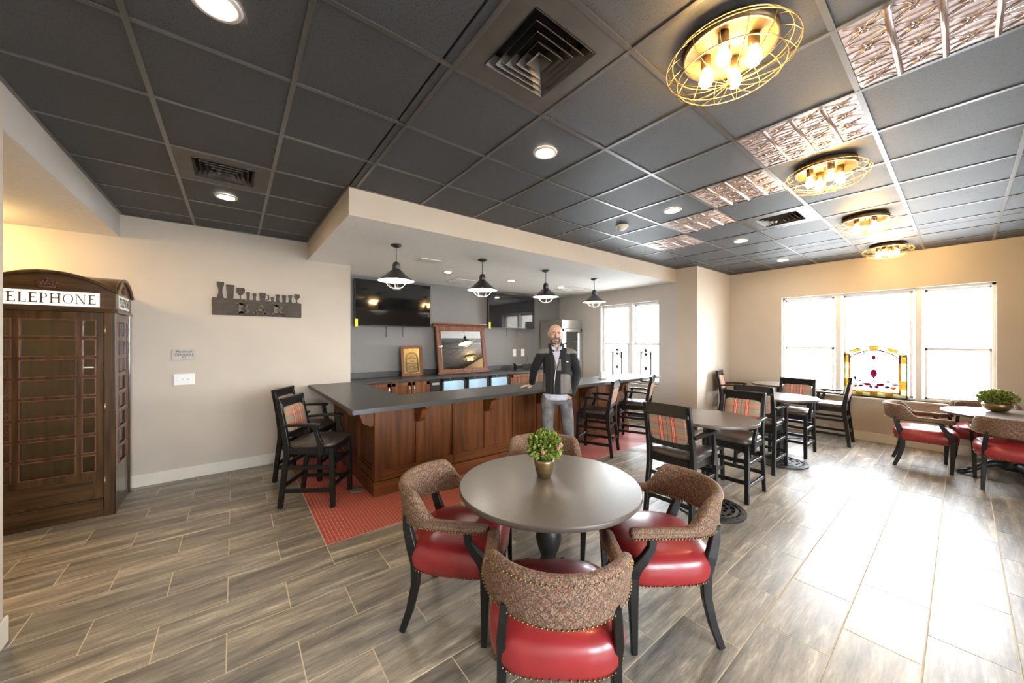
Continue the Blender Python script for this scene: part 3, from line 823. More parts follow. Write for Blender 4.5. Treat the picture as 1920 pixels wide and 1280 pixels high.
# ------------------------------------------------------------------ the bar
CZ = 1.00                                                # counter top height
CX0, CX1, CY0, CY1 = 0.81, 5.88, 3.26, 3.92              # long arm of the counter
bt = thing('bar_countertop', 'L shaped charcoal bar top the man rests his hand on', 'countertop', (0, 0, 0))
outline = [(CX0, CY0), (CX1, CY0), (CX1, CY1), (1.46, CY1), (1.46, YB + .198), (1.365, YB + .198), (1.365, YB - .003), (CX0, YB - .003)]
b = MB().prism(outline, lambda a, c, d: (a, c, d), CZ - .042, CZ)
part('slab', b, M['counter'], bt, .006, 2)
FX0, FX1, FY = 1.14, 5.60, 3.735
bb = thing('bar_counter_base', 'cherry wood bar front with framed panels and kick board', 'bar', (0, 0, 0))
b = MB(); b.box(FX0 + .03, FY + .03, 0, FX1, FY + .14, CZ - .042); b.box(FX0 + .03, FY + .14, 0, FX0 + .14, YB - .003, CZ - .042)
part('carcass', b, M['bar'], bb)
st = [FX0, 1.61, 2.066, 2.517, 2.976, 3.413, 3.87, 4.33, 4.78, 5.24, FX1]
for k, x in enumerate(st):
    w = .05 if 0 < k < 10 else .07
    x0 = x - w / 2 if 0 < k < 10 else (FX0 if k == 0 else FX1 - w)
    part('stile', MB().box(x0, FY, .15, x0 + w, FY + .03, CZ - .042), M['bar'], bb, .003)
for a, c in zip(st[:-1], st[1:]):
    part('panel', MB().box(a + .02, FY + .018, .24, c - .02, FY + .03, CZ - .12), M['bar'], bb)
part('bottom_rail', MB().box(FX0 + .07, FY + .002, .15, FX1 - .07, FY + .03, .26), M['barx'], bb, .003)
part('top_rail', MB().box(FX0 + .07, FY + .002, CZ - .12, FX1 - .07, FY + .03, CZ - .042), M['barx'], bb, .003)
part('kick_board', MB().box(FX0 - .015, FY - .018, 0, FX1 + .012, FY + .02, .145), M['barx'], bb, .006)
# the left end
part('kick_board', MB().box(FX0 - .015, FY + .021, 0, FX0 + .02, YB - .016, .145), M['bar'], bb, .006)
sy = [FY + .031, 4.36, 4.98, YB - .075]
for y in sy: part('stile', MB().box(FX0, y, .15, FX0 + .03, y + .07, CZ - .042), M['bar'], bb, .003)
for a, c in zip(sy[:-1], sy[1:]):
    part('panel', MB().box(FX0 + .018, a + .04, .22, FX0 + .03, c + .03, CZ - .10), M['bar'], bb)
    m_ = MB(); y0, y1, z0, z1 = a + .09, c - .02, .26, CZ - .16
    for q in ((y0, z0, y1, z0 + .02), (y0, z1 - .02, y1, z1), (y0, z0, y0 + .02, z1), (y1 - .02, z0, y1, z1)): m_.box(FX0 + .005, q[0], q[1], FX0 + .022, q[2], q[3])
    part('panel_moulding', m_, M['bar'], bb, .004)
part('bottom_rail', MB().box(FX0 + .002, FY + .10, .15, FX0 + .03, YB - .08, .24), M['bar'], bb, .003)
part('top_rail', MB().box(FX0 + .002, FY + .10, CZ - .11, FX0 + .03, YB - .08, CZ - .042), M['bar'], bb, .003)
# corbels, S profile in (depth, z)
prof = [(0, 0), (.27, 0), (.27, -.05), (.262, -.062)]
prof += [(.262 - .10 * math.sin(PI / 2 * k / 6), -.062 - .045 * (1 - math.cos(PI / 2 * k / 6))) for k in range(1, 7)]
prof += [(.162 - .02 * k / 3, -.107 - .05 * k / 3) for k in range(1, 4)]
prof += [(.14 - .07 * (1 - math.cos(PI / 2 * k / 6)), -.157 - .06 * math.sin(PI / 2 * k / 6)) for k in range(1, 7)]
prof += [(.05, -.235), (0, -.235)]
prof = prof[::-1]
for x in (1.61, 2.517, 3.413, 4.33, 5.24):
    part('corbel', MB().prism(prof, lambda a, c, d: (x + d, FY - a, CZ - .043 + c), -.032, .032), M['bar'], bb, .004)
for y in (FY + .07, 4.40, 5.02):
    part('corbel', MB().prism(prof, lambda a, c, d: (FX0 - a * .85, y + d, CZ - .043 + c), -.042, .042), M['bar'], bb, .004)
single('floor_outlet_cover', MB().lathe([(.075, 0), (.073, .005), (.05, .007), (.002, .007)], 24), M['rubber'], 'round grey floor outlet cover on the red mosaic by the bar corner', 'outlet cover', loc=(1.045, 4.03, .0005))
# white card holder on the counter
t = thing('card_holder', 'small white card box standing on the bar top beside the man', 'card holder', (4.73, 3.62, CZ), -.3)
b = MB(); b.box(-.06, -.05, 0, .06, .05, .012); part('tray', b, M['white'], t)
for k in range(4): part('card', MB().box(-.05, -.035 + k * .022, .012, .05, -.030 + k * .022, .115 - .008 * k), M['white'], t)

# ------------------------------------------------------------------ back bar
KZ = .965
t = thing('back_counter', 'long charcoal counter with upstand along the grey bar wall', 'countertop')
part('slab', MB().box(1.365, 5.80, KZ - .04, 5.85, YG - .001, KZ), M['counter'], t, .005)
part('backsplash', MB().box(1.365, YG - .021, KZ, 5.85, YG - .001, KZ + .10), M['counter'], t, .003)
def cabinet(x0, x1, n, lab):
    t = thing('base_cabinet', lab, 'cabinet')
    part('body', MB().box(x0, 5.85, .0, x1, YG - .003, KZ - .041), M['cab'], t)
    w = (x1 - x0) / n
    for k in range(n):
        a, c = x0 + k * w + .006, x0 + (k + 1) * w - .006
        d = MB(); z0, z1, f = .12, KZ - .06, .06
        for q in ((a, z0, c, z0 + f), (a, z1 - f, c, z1), (a, z0, a + f, z1), (c - f, z0, c, z1)): d.box(q[0], 5.828, q[1], q[2], 5.849, q[3])
        d.box(a + f - .005, 5.838, z0 + f - .005, c - f + .005, 5.849, z1 - f + .005)
        do = part('door', d, M['cab'], t, .003)
        hx = (c - .035) if k % 2 == 0 else (a + .035)
        h = MB(); h.tube([(hx, 5.828, z1 - .05), (hx, 5.80, z1 - .06), (hx, 5.795, z1 - .12), (hx, 5.80, z1 - .18), (hx, 5.828, z1 - .19)], .007, 8)
        part('handle', h, M['chrome'], do, label='polished chrome bow handle')
XB = lambda px: (lambda u: 5.84 * (FWD.x + u * RGT.x) / (FWD.y + u * RGT.y))((px - 960) / 664)
cabinet(XB(683), XB(733), 1, 'single door cherry base cabinet in the inner corner of the back bar')
cabinet(XB(734), XB(806), 2, 'double door cherry base cabinet below the small gilt frame')
cabinet(XB(957), 5.84, 2, 'double door cherry base cabinet below the desk telephone')
x0, x1 = XB(807), XB(826)
t = thing('ice_maker', 'narrow black appliance between cabinet and glass coolers', 'appliance')
part('body', MB().box(x0, 5.84, .04, x1, YG - .003, KZ - .045), M['blackp'], t, .004)
part('badge', MB().box(x0 + .03, 5.832, .82, x1 - .03, 5.8395, .86), M['steel'], t)
part('grille', MB().box(x0 + .02, 5.834, .08, x1 - .02, 5.8395, .18), M['iron'], t)
for k, (a, c) in enumerate(((828, 874.6), (875.6, 917), (918, 955.5))):
    x0, x1 = XB(a), XB(c)
    t = thing('bottle_cooler', ('left', 'middle', 'right')[k] + ' glass door bottle cooler lit blue under the back counter', 'cooler', (0, 0, 0), 0, 'coolers under the back counter')
    b = MB(); b.box(x0, 5.86, .06, x0 + .03, YG - .003, .92); b.box(x1 - .03, 5.86, .06, x1, YG - .003, .92); b.box(x0, 5.86, .06, x1, YG - .003, .10); b.box(x0, 5.86, .885, x1, YG - .003, .92)
    part('case', b, M['blackp'], t)
    part('lining', MB().box(x0 + .03, 6.33, .10, x1 - .03, 6.34, .885), M['cooler_in'], t)
    part('light_strip', MB().box(x0 + .1, 6.28, .86, x1 - .1, 6.30, .88), M['cooler_strip'], t)
    part('side_lining', MB().box(x1 - .034, 5.88, .10, x1 - .031, 6.325, .885), M['cooler_in'], t)  # glowing side sheet, paints the cooler's inner light on its wall
    for z in (.38, .62): part('wire_shelf', MB().box(x0 + .03, 5.95, z, x1 - .03, 6.32, z + .008), M['shelf'], t)
    d = MB(); f = .045
    for q in ((x0 + .004, .07, x1 - .004, .07 + f), (x0 + .004, .915 - f, x1 - .004, .915), (x0 + .004, .07, x0 + f, .915), (x1 - f, .07, x1 - .004, .915)): d.box(q[0], 5.835, q[1], q[2], 5.858, q[3])
    do = part('door', d, M['blackp'], t, .003)
    part('pane', MB().box(x0 + f, 5.845, .07 + f, x1 - f, 5.85, .915 - f), M['bglass'], do)
    part('lock', MB().lathe([(.014, 0), (.014, .03), (.002, .032)], 12, ((x0 + x1) / 2 - .08, 5.845, .905)), M['chrome'], do)
    part('handle', MB().box(x1 - .10, 5.815, .86, x1 - .06, 5.835, .885), M['chrome'], do, .004)

# upright glass fridge
t = thing('upright_fridge', 'tall stainless fridge with glass door in the corner of the bar', 'fridge')
fx0, fx1, fy0, fy1 = 5.87, 6.555, 5.62, 6.36
b = MB(); b.box(fx0, fy0 + .04, .08, fx0 + .03, fy1, 1.899); b.box(fx1 - .03, fy0 + .04, .08, fx1, fy1, 1.899); b.box(fx0 + .03, fy1 - .03, .2, fx1 - .03, fy1, 1.899); b.box(fx0 + .03, fy0 + .04, .08, fx1 - .03, fy1, .2)
part('case', b, M['steel'], t, .003)
part('header', MB().box(fx0, fy0 + .01, 1.90, fx1, fy1, 2.10), M['steel'], t, .004)
d = MB(); f = .07
for q in ((fx0, .2, fx1, .2 + f), (fx0, 1.895 - f, fx1, 1.895), (fx0, .2, fx0 + f, 1.895), (fx1 - f, .2, fx1, 1.895)): d.box(q[0], fy0, q[1], q[2], fy0 + .038, q[3])
do = part('door', d, M['steel'], t, .004)
part('pane', MB().box(fx0 + f, fy0 + .015, .2 + f, fx1 - f, fy0 + .02, 1.895 - f), M['bglass'], do)
part('handle', MB().tube([(fx0 + .035, fy0, 1.4), (fx0 + .035, fy0 - .04, 1.38), (fx0 + .035, fy0 - .04, .95), (fx0 + .035, fy0, .93)], .011, 8), M['chrome'], do)
for z in (.6, .85, 1.1, 1.35, 1.6): part('wire_shelf', MB().box(fx0 + .03, fy0 + .08, z, fx1 - .03, fy1 - .05, z + .01), M['shelf'], t)
part('light_strip', MB().box(fx1 - .06, fy0 + .06, .3, fx1 - .04, fy0 + .08, 1.8), M['cooler_strip'], t)
for x in (fx0 + .06, fx1 - .06):
    for y in (fy0 + .1, fy1 - .08): part('foot', MB().lathe([(.025, 0), (.02, .08)], 12, (x, y, 0)), M['blackp'], t)

# televisions
def tv(x0, x1, z0, z1, lab):
    t = thing('television', lab, 'television', ((x0 + x1) / 2, 6.28, (z0 + z1) / 2)); t.rotation_euler = (.004, 0, 0)
    w, h = (x1 - x0) / 2, (z1 - z0) / 2
    part('housing', MB().box(-w, .0, -h, w, .035, h), M['blackp'], t, .004)
    part('screen', MB().box(-w + .012, -.003, -h + .018, w - .012, .0005, h - .012), M['screen'], t)
    part('bezel_strip', MB().box(-w, -.004, -h, w, -.0005, -h + .012), M['blackp'], t)
    part('mount', MB().box(-.2, .035, -.18, .2, .085, .18), M['iron'], t)
    for x in (-.14, .16): part('pull_strap', MB().box(x - .006, .05, -h - .18, x + .006, .054, -h + .02), M['ink'], t)
    part('tag', MB().box(-w + .004, -.008, -h - .01, -w + .05, -.005, -h + .12), M['yellow'], t, label='yellow energy tag')
tv(1.59, 2.96, 1.86, 2.66, 'left wall television above the small gilt frame')
tv(4.30, 5.62, 1.89, 2.66, 'right wall television, to the right of the leaning mirror')

# leaning mirror and small framed mirror print
def leaning(name, lab, cat, x0, x1, h, fw, yb, lean, crown=False):
    t = thing(name, lab, cat, ((x0 + x1) / 2, yb, KZ)); t.rotation_euler = (-lean, 0, 0)
    w = (x1 - x0) / 2
    fr = []
    for q in ((-w, 0, w, fw), (-w, h - fw, w, h), (-w, fw, -w + fw, h - fw), (w - fw, fw, w, h - fw)):
        fr.append(part('frame_rail', MB().box(q[0], -.02, q[1], q[2], .02, q[3]), M['frame'], t, .006))
    return t, w
t, w = leaning('leaning_mirror', 'large mahogany framed mirror leaning on the back counter', 'mirror', 3.05, 4.17, .95, .10, 6.12, .17)
part('mirror_glass', MB().box(-w + .095, -.004, .095, w - .095, .0, .855), M['mirror'], t)
part('backing', MB().box(-w + .05, .001, .05, w - .05, .012, .9), M['frame'], t)
part('crown_moulding', MB().prism([(-.02, .93), (.03, .93), (.03, 1.0), (-.075, 1.0), (-.07, .975), (-.035, .955)], lambda a, c, d: (d, a, c), -w - .05, w + .05), M['frame'], t, .004)
part('base_moulding', MB().box(-w - .03, -.045, 0, w + .03, .02, .04), M['frame'], t, .008)
b = MB()
for sgn in (-1, 1):
    for k in range(40): b.sphere((sgn * (w - .088), -.022, .12 + k * .0185), .007, 6, 4)
part('beading', b, M['frame'], t)
t, w = leaning('framed_mirror_print', 'small framed gilt mirror print leaning beside the large mirror', 'picture', 2.37, 2.78, .56, .055, 6.22, .12)
part('mirror_glass', MB().box(-w + .05, -.004, .05, w - .05, .0, .51), M['gold'], t)
b = MB()
def ring2(pts, r): b.tube([(x, -.006, z) for x, z in pts], r, 5)
ap = [(.115, .10), (.115, .33)] + [(.115 * math.cos(PI * k / 14), .33 + .10 * math.sin(PI * k / 14)) for k in range(1, 14)] + [(-.115, .33), (-.115, .10), (-.09, .08), (.09, .08), (.115, .10)]
ring2(ap, .007); ring2([(x * .86, .26 + (z - .26) * .88) for x, z in ap], .003)
for cx, cz, rx, rz in ((0, .275, .03, .010), (-.05, .33, .04, .012), (.05, .325, .035, .012), (0, .36, .03, .018), (-.05, .235, .05, .008), (.045, .22, .04, .014), (0, .19, .06, .012), (-.06, .16, .03, .010), (.05, .16, .04, .012), (0, .13, .07, .010)):
    ring2([(cx + rx * math.cos(2 * PI * k / 12), cz + rz * math.sin(2 * PI * k / 12)) for k in range(13)], .0042)
part('print', b, M['ink'], t, label='black ornamental arch print')
# desk phone, outlets
t = thing('desk_phone', 'black desk telephone on the back counter', 'telephone', (5.03, 6.16, KZ), -.35)
part('body', MB().prism([(-.10, 0), (.09, 0), (.09, .11), (.06, .12), (-.10, .03)], lambda a, c, d: (d, a, c), -.09, .10), M['blackp'], t, .004)
part('handset', MB().tube([(-.075, -.07, .06), (-.078, -.06, .085), (-.078, .03, .135), (-.075, .07, .135)], [.024, .017, .017, .024], 10), M['blackp'], t)
part('display', MB().prism([(.02, .0945), (.055, .117), (.053, .120), (.018, .098)], lambda a, c, d: (d, a, c), -.03, .08), M['steel'], t)
part('cord', MB().tube([(.08, .08, .03), (.16, .14, .06), (.26, .18, .16), (.30, .235, .28)], .004, 6), M['blackp'], t)
for x, lab in ((5.10, 'left white wall outlet behind the desk telephone'), (5.35, 'right white wall outlet behind the desk telephone')):
    t = thing('wall_outlet', lab, 'outlet', (x, YG - .002, 1.34), 0, 'outlets over the back counter')
    part('plate', MB().box(-.05, -.006, -.085, .05, 0, .085), M['white'], t, .003)
    for z in (-.03, .03): part('socket_face', MB().box(-.022, -.009, z - .02, .022, -.006, z + .02), M['vinyl'], t)

# ------------------------------------------------------------------ lettering by strokes (units of letter height)
def arc_ring(cx, cz, ro, rzo, ri, rzi, a0, a1, n=18):
    out = []
    for k in range(n):
        p, q = a0 + (a1 - a0) * k / n, a0 + (a1 - a0) * (k + 1) / n
        out.append([(cx + ri * math.cos(p), cz + rzi * math.sin(p)), (cx + ro * math.cos(p), cz + rzo * math.sin(p)), (cx + ro * math.cos(q), cz + rzo * math.sin(q)), (cx + ri * math.cos(q), cz + rzi * math.sin(q))])
    return out
def rc(x0, z0, x1, z1): return [(x0, z0), (x1, z0), (x1, z1), (x0, z1)]
def glyph(ch, tk=.17, th=.095, sf=.10):
    T, h = tk, th
    stem = lambda x: [rc(x, 0, x + T, 1), rc(x - sf, 0, x + T + sf, h * .8), rc(x - sf, 1 - h * .8, x + T + sf, 1)]
    if ch == 'T': return .86, [rc(.365, 0, .365 + T, 1), rc(.27, 0, .46 + T, h * .8), rc(0, 1 - h, .86, 1), rc(0, .76, .045, 1), rc(.815, .76, .86, 1)]
    if ch == 'E': return .74, stem(.1) + [rc(.1, 1 - h, .68, 1), rc(.1, 0, .74, h), rc(.2, .49, .52, .49 + h), rc(.635, .78, .68, 1), rc(.69, 0, .74, .25), rc(.48, .40, .52, .63)]
    if ch == 'L': return .70, stem(.1) + [rc(.1, 0, .70, h), rc(.65, 0, .70, .27)]
    if ch == 'P': return .70, stem(.1) + arc_ring(.36, .745, .32, .255, .20, .205, -PI / 2, PI / 2) + [rc(.2, 1 - h, .37, 1), rc(.2, .49, .37, .49 + h)]
    if ch == 'H': return .98, stem(.1) + stem(.75) + [rc(.2, .49, .78, .49 + h)]
    if ch == 'O': return .96, arc_ring(.48, .5, .47, .51, .345, .465, 0, 2 * PI, 28)
    if ch == 'N': return .98, [rc(.1, 0, .15, 1), rc(0, 0, .25, h * .8), rc(0, 1 - h * .8, .2, 1), rc(.83, 0, .88, 1), rc(.73, 1 - h * .8, .98, 1), [(.74, 0), (.88, 0), (.24, 1), (.10, 1)]]
    if ch == 'B': return .74, stem(.1) + arc_ring(.36, .74, .30, .26, .17, .19, -PI / 2, PI / 2) + arc_ring(.38, .255, .34, .265, .20, .19, -PI / 2, PI / 2) + [rc(.2, 1 - h * 1.4, .37, 1), rc(.2, .45, .39, .52), rc(.2, 0, .39, h * 1.4)]
    if ch == 'A': return .95, [[(.08, 0), (.17, 0), (.50, 1), (.42, 1)], [(.70, 0), (.86, 0), (.54, 1), (.42, 1)], rc(.25, .30, .70, .30 + h * 1.3), rc(0, 0, .27, h), rc(.60, 0, .95, h)]
    if ch == 'R': return .82, stem(.1) + arc_ring(.36, .73, .32, .27, .18, .20, -PI / 2, PI / 2) + [rc(.2, 1 - h * 1.4, .37, 1), rc(.2, .45, .38, .53), [(.60, 0), (.80, 0), (.50, .5), (.33, .5)], rc(.62, 0, .86, h)]
    return .4, []
def lettering(text, width, height, fn, d0, d1, gap=.16, **kw):
    gl = [glyph(c, **kw) for c in text]
    tot = sum(g[0] for g in gl) + gap * (len(gl) - 1); sx = width / tot
    b = MB(); x = -tot / 2
    for wd, polys in gl:
        for p in polys:
            q = [((x + a) * sx, (c - .5) * height) for a, c in p]
            ar = sum(q[i][0] * q[(i + 1) % len(q)][1] - q[(i + 1) % len(q)][0] * q[i][1] for i in range(len(q)))
            b.prism(q if ar > 0 else q[::-1], fn, d0, d1)
        x += wd + gap
    return b

# ------------------------------------------------------------------ telephone booth
tb = thing('telephone_booth', 'dark walnut telephone booth with glazed door and lit sign', 'telephone booth', (-1.26, 5.18, 0))
HW, HD = .40, .32                                        # half width, half depth
for sx in (-1, 1):
    for sy in (-1, 1):
        part('corner_post', MB().box(sx * HW, sy * HD, 0, sx * (HW - .075), sy * (HD - .07), 1.87), M['booth'], tb, .006)
part('plinth', MB().box(-HW + .01, -HD + .012, 0, HW - .01, HD - .01, .06), M['boothx'], tb)
part('back_panel', MB().box(-HW + .07, HD - .02, .06, HW - .07, HD - .005, 1.87), M['booth'], tb)
part('cornice', MB().prism([(-.012, 1.865), (.02, 1.865), (.02, 1.895), (-.004, 1.895)], lambda a, c, d: (d, -HD + a, c), -HW - .012, HW + .012), M['boothx'], tb, .003)
part('cornice', MB().prism([(-.012, 1.865), (.02, 1.865), (.02, 1.895), (-.004, 1.895)], lambda a, c, d: (HW - a, d, c), -HD - .01, HD), M['booth'], tb, .003)
part('head_box', MB().box(-HW + .01, -HD + .012, 1.87, HW - .012, HD - .002, 1.91), M['booth'], tb)
AR = .15
def ped(half, n=20): return [(-half, 1.895), (half, 1.895)] + [(half * math.cos(PI * k / n), 2.055 + AR * (1 - math.cos(PI * k / n) ** 2)) for k in range(n + 1)]
part('pediment', MB().prism(ped(HW - .012), lambda a, c, d: (a, d, c), -HD + .004, -HD + .03), M['boothx'], tb)
part('pediment', MB().prism(ped(HD - .012), lambda a, c, d: (d, a, c), HW - .03, HW - .004), M['booth'], tb)
part('pediment', MB().prism(ped(HD - .012), lambda a, c, d: (d, a, c), -HW + .004, -HW + .03), M['booth'], tb)
b = MB(); n = 28; vs = []; fs = []
for i in range(n + 1):
    for j in range(n + 1):
        u, v = -1 + 2 * i / n, -1 + 2 * j / n
        vs.append((u * (HW + .012), v * (HD + .012), 2.055 + AR * max(1 - u * u, 1 - v * v) + .010))
for i in range(n):
    for j in range(n): fs.append((i * (n + 1) + j, (i + 1) * (n + 1) + j, (i + 1) * (n + 1) + j + 1, i * (n + 1) + j + 1))
b.add(vs, fs, True); part('roof', b, M['booth'], tb)
b = MB()
for fn, half in ((lambda a, c: (a, -HD - .004, c), HW + .01), (lambda a, c: (HW + .004, a, c), HD + .01)):
    pts = [(half * math.cos(PI * k / 24), 2.052 + AR * (1 - math.cos(PI * k / 24) ** 2)) for k in range(25)]
    b.tube([fn(a, c) for a, c in pts], .016, 8)
part('arch_moulding', b, M['booth'], tb)
def crown(fn):
    b = MB()
    for k in range(7): b.sphere(fn(-.045 + .015 * k, 2.085 + .004 * (3 - abs(k - 3))), .010, 8, 5)
    for k in range(5): b.sphere(fn(-.05 + .025 * k, 2.118 - .006 * abs(k - 2)), .013, 8, 5)
    b.sphere(fn(0, 2.14), .010, 8, 5); b.tube([fn(-.045, 2.07), fn(.045, 2.07)], .009, 8)
    for k in range(4): b.sphere(fn(-.034 + .0227 * k, 2.102), .011, 8, 5)
    return b
part('carved_crown', crown(lambda a, c: (a, -HD + .002, c)), M['frame'], tb, label='carved wooden crown')
part('carved_crown', crown(lambda a, c: (HW - .002, a * .8, c)), M['frame'], tb, label='carved wooden crown')
s1 = part('sign_panel', MB().box(-.30, -HD - .002, 1.912, .30, -HD + .003, 2.037), M['sign'], tb, label='glowing white TELEPHONE sign')
part('lettering', lettering('TELEPHONE', .555, .085, lambda a, c, d: (a, d, c + 1.975), -HD - .004, -HD - .0021), M['letter'], s1)
s1 = part('sign_panel', MB().box(HW - .003, -.20, 1.912, HW + .002, .20, 2.037), M['signside'], tb, label='pale TELEPHONE sign on the side')
part('lettering', lettering('TELEPHONE', .375, .085, lambda a, c, d: (d, a, c + 1.975), HW + .0021, HW + .004, tk=.11, th=.06), M['letter'], s1)
# glazed door and glazed side
ROWS = [(1.795 - .1745 * k - .153, 1.795 - .1745 * k) for k in range(8)]
def glazed(nm, fn, half, cols, d0, d1, z0=.06, z1=1.862, gd=(.010, .014)):
    """leaf with openings: rails and stiles as one leaf, panes and beads as its children"""
    b = MB()
    def bx(a0, c0, a1, c1, e0, e1): b.prism(rc(a0, c0, a1, c1), fn, e0, e1)
    xs = [-half] + [v for c in cols for v in c] + [half]
    for i in range(0, len(xs), 2): bx(xs[i], z0, xs[i + 1], z1, d0, d1)
    for a0, a1 in cols:
        zs = [z0] + [v for r in ROWS[::-1] for v in r] + [z1]
        for i in range(0, len(zs), 2): bx(a0, zs[i], a1, zs[i + 1], d0 + .001, d1 - .001)
    leaf = part(nm, b, M['booth'], tb)
    for a0, a1 in cols:
        for r0, r1 in ROWS:
            part('pane', MB().prism(rc(a0, r0, a1, r1), fn, gd[0], gd[1]), M['bglass'], leaf)
    bd = MB()
    for a0, a1 in cols:
        for r0, r1 in ROWS:
            w = .008
            for q in (rc(a0, r0, a1, r0 + w), rc(a0, r1 - w, a1, r1), rc(a0, r0 + w, a0 + w, r1 - w), rc(a1 - w, r0 + w, a1, r1 - w)): bd.prism(q, fn, d0 - .004, d0 + .006)
    part('glazing_bead', bd, M['frame'], leaf)
    return leaf
door = glazed('door', lambda a, c, d: (a, -HD + .012 + d, c), .322, [(-.275, -.188), (-.155, .160), (.190, .277)], 0, .03, .17)
part('kick_rail', MB().box(-.322, -HD + .006, .06, .322, -HD + .04, .165), M['boothx'], tb, .004)
part('bottom_panel', MB().box(-.26, -HD + .008, .20, .26, -HD + .0115, .36), M['boothx'], door)
for z in (1.70, 1.0, .32): part('hinge', MB().tube([(.332, -HD + .004, z - .04), (.332, -HD + .004, z + .04)], .007, 8), M['brass'], door, label='brass hinge')
part('pull', MB().tube([(.205, -HD + .004, 1.365), (.215, -HD - .012, 1.368), (.25, -HD - .012, 1.368), (.26, -HD + .004, 1.365)], .007, 8), M['white'], door)
glazed('side_screen', lambda a, c, d: (HW - .012 - d, a, c), HD - .07, [(-.205, -.165), (-.14, .14), (.165, .205)], 0, .03)
glazed('side_screen', lambda a, c, d: (-HW + .012 + d, a, c), HD - .07, [(-.205, -.165), (-.14, .14), (.165, .205)], 0, .03)

# ------------------------------------------------------------------ things on the sign wall
t = thing('bar_sign', 'dark wooden BAR sign topped with cut out drinking glasses', 'sign', (.263, YB - .012, 2.03))
def gx(u): return -.465 + (u - 97) * .001047
def gz(v): return -.10 + (480 - v) * .00112
pts = [(-.465, -.105), (.465, -.105), (.465, .085), (-.465, .105)]
bd_ = part('board', MB().prism(pts, lambda a, c, d: (a, d, c), -.012, .012), M['signwood'], t, .004)
def sil(u0, u1, v, kind):
    a, c, top, zb = gx(u0), gx(u1), gz(v), .09; m, w = (a + c) / 2, (c - a) / 2; h = top - zb
    if kind == 'pint': return [(m - w * .72, zb), (m + w * .72, zb), (m + w, top), (m - w, top)]
    if kind == 'wave': f = [(.95, 0), (.8, .15), (.5, .4), (.55, .6), (.9, .82), (.95, .93), (.88, 1)]
    elif kind == 'wine': f = [(.75, 0), (.4, .05), (.10, .12), (.10, .38), (.45, .45), (.9, .62), (1, .8), (.85, 1)]
    elif kind == 'flare': f = [(.8, 0), (.62, .3), (.66, .6), (1, .95), (1, 1)]
    else: f = [(.9, 0), (.75, .3), (.8, .5), (1, .8), (.85, 1)]
    return [(m + w * r, zb + h * z) for r, z in f] + [(m - w * r, zb + h * z) for r, z in f[::-1]]
for u0, u1, v, k in ((135, 205, 125, 'wave'), (220, 298, 150, 'pint'), (313, 398, 175, 'wine'), (410, 447, 218, 'pint'), (470, 510, 228, 'tulip'), (537, 605, 215, 'pint'), (652, 690, 257, 'flare'), (703, 752, 222, 'flare'), (773, 818, 225, 'pint'), (838, 885, 220, 'flare'), (903, 968, 203, 'wine')):
    part('glass_silhouette', MB().prism(sil(u0, u1, v, k), lambda a, c, d: (a, d, c), -.010, .010), M['signwood'], t)
part('mug_handle', MB().tube([(gx(600), 0, gz(235)), (gx(634), 0, gz(240)), (gx(636), 0, gz(285)), (gx(602), 0, gz(300))], .006, 6), M['signwood'], t)
part('raised_lettering', lettering('BAR', .50, .125, lambda a, c, d: (a + .02, d, c - .015), -.034, -.012, .24, tk=.26, th=.15), pm('lightened_letter_wood', (0.125, 0.092, 0.064), 0.7, 0, 0.3, 9), t)  # same wood as the board; lighter colour stands in for shadow contrast
def text_mesh(s, size):
    cu = bpy.data.curves.new('text', 'FONT'); cu.body = s; cu.size = size; cu.align_x = 'CENTER'; cu.extrude = .0004
    o = bpy.data.objects.new('text', cu); COL.objects.link(o)
    me = bpy.data.meshes.new_from_object(o.evaluated_get(bpy.context.evaluated_depsgraph_get()))
    bpy.data.objects.remove(o); return me
t = thing('occupancy_plaque', 'small taupe maximum occupancy plaque above the light switch', 'plaque', (-.452, YB - .002, 1.45))
part('plate', MB().box(-.105, -.006, -.065, .105, 0, .065), M['plaque'], t, .002)
for s, z in (('Maximum', .022), ('Occupancy', -.012), ('53', -.046)):
    me = text_mesh(s, .036); me.materials.append(M['ink']); part('lettering', me, None, t, loc=(0, -.0068, z), rot=(PI / 2, 0, 0))
t = thing('light_switch', 'white triple light switch on the wall below the plaque', 'switch', (-.452, YB - .002, 1.16))
part('plate', MB().box(-.09, -.007, -.065, .09, 0, .065), M['white'], t, .003)
for x in (-.046, 0, .046):
    part('toggle', MB().box(x - .006, -.022, -.004, x + .006, -.006, .012), M['vinyl'], t, .002)

# ------------------------------------------------------------------ captain's chair (local: faces +x)
def arc_path(N=64):
    """plan of arms and barrel back from the left arm tip round to the right arm tip: (x, y, nx, ny, s)"""
    P = []; hw, xt, xc, xb = .285, .215, -.02, -.32
    seg = [(xt + (xc - xt) * k / 12, hw) for k in range(12)]
    seg += [(xc + (xb - xc) * math.sin(PI * k / 40), hw * math.cos(PI * k / 40)) for k in range(41)]
    seg += [(xc + (xt - xc) * k / 12, -hw) for k in range(1, 13)]
    n = len(seg); L = [0]
    for a, c in zip(seg[:-1], seg[1:]): L.append(L[-1] + math.hypot(c[0] - a[0], c[1] - a[1]))
    for i, (x, y) in enumerate(seg):
        a, c = seg[max(i - 1, 0)], seg[min(i + 1, n - 1)]
        tx, ty = c[0] - a[0], c[1] - a[1]; l = math.hypot(tx, ty)
        P.append((x, y, -ty / l * -1, tx / l * -1, abs(2 * L[i] / L[-1] - 1), L[i]))
    return P
def sstep(a, c, x):
    t = min(1, max(0, (x - a) / (c - a))); return t * t * (3 - 2 * t)
def band_z(s):
    up = 1 - sstep(.40, .60, s)
    return .600 - .012 * up, .658 + .135 * up, .030 - .006 * up        # bottom, top, half thickness
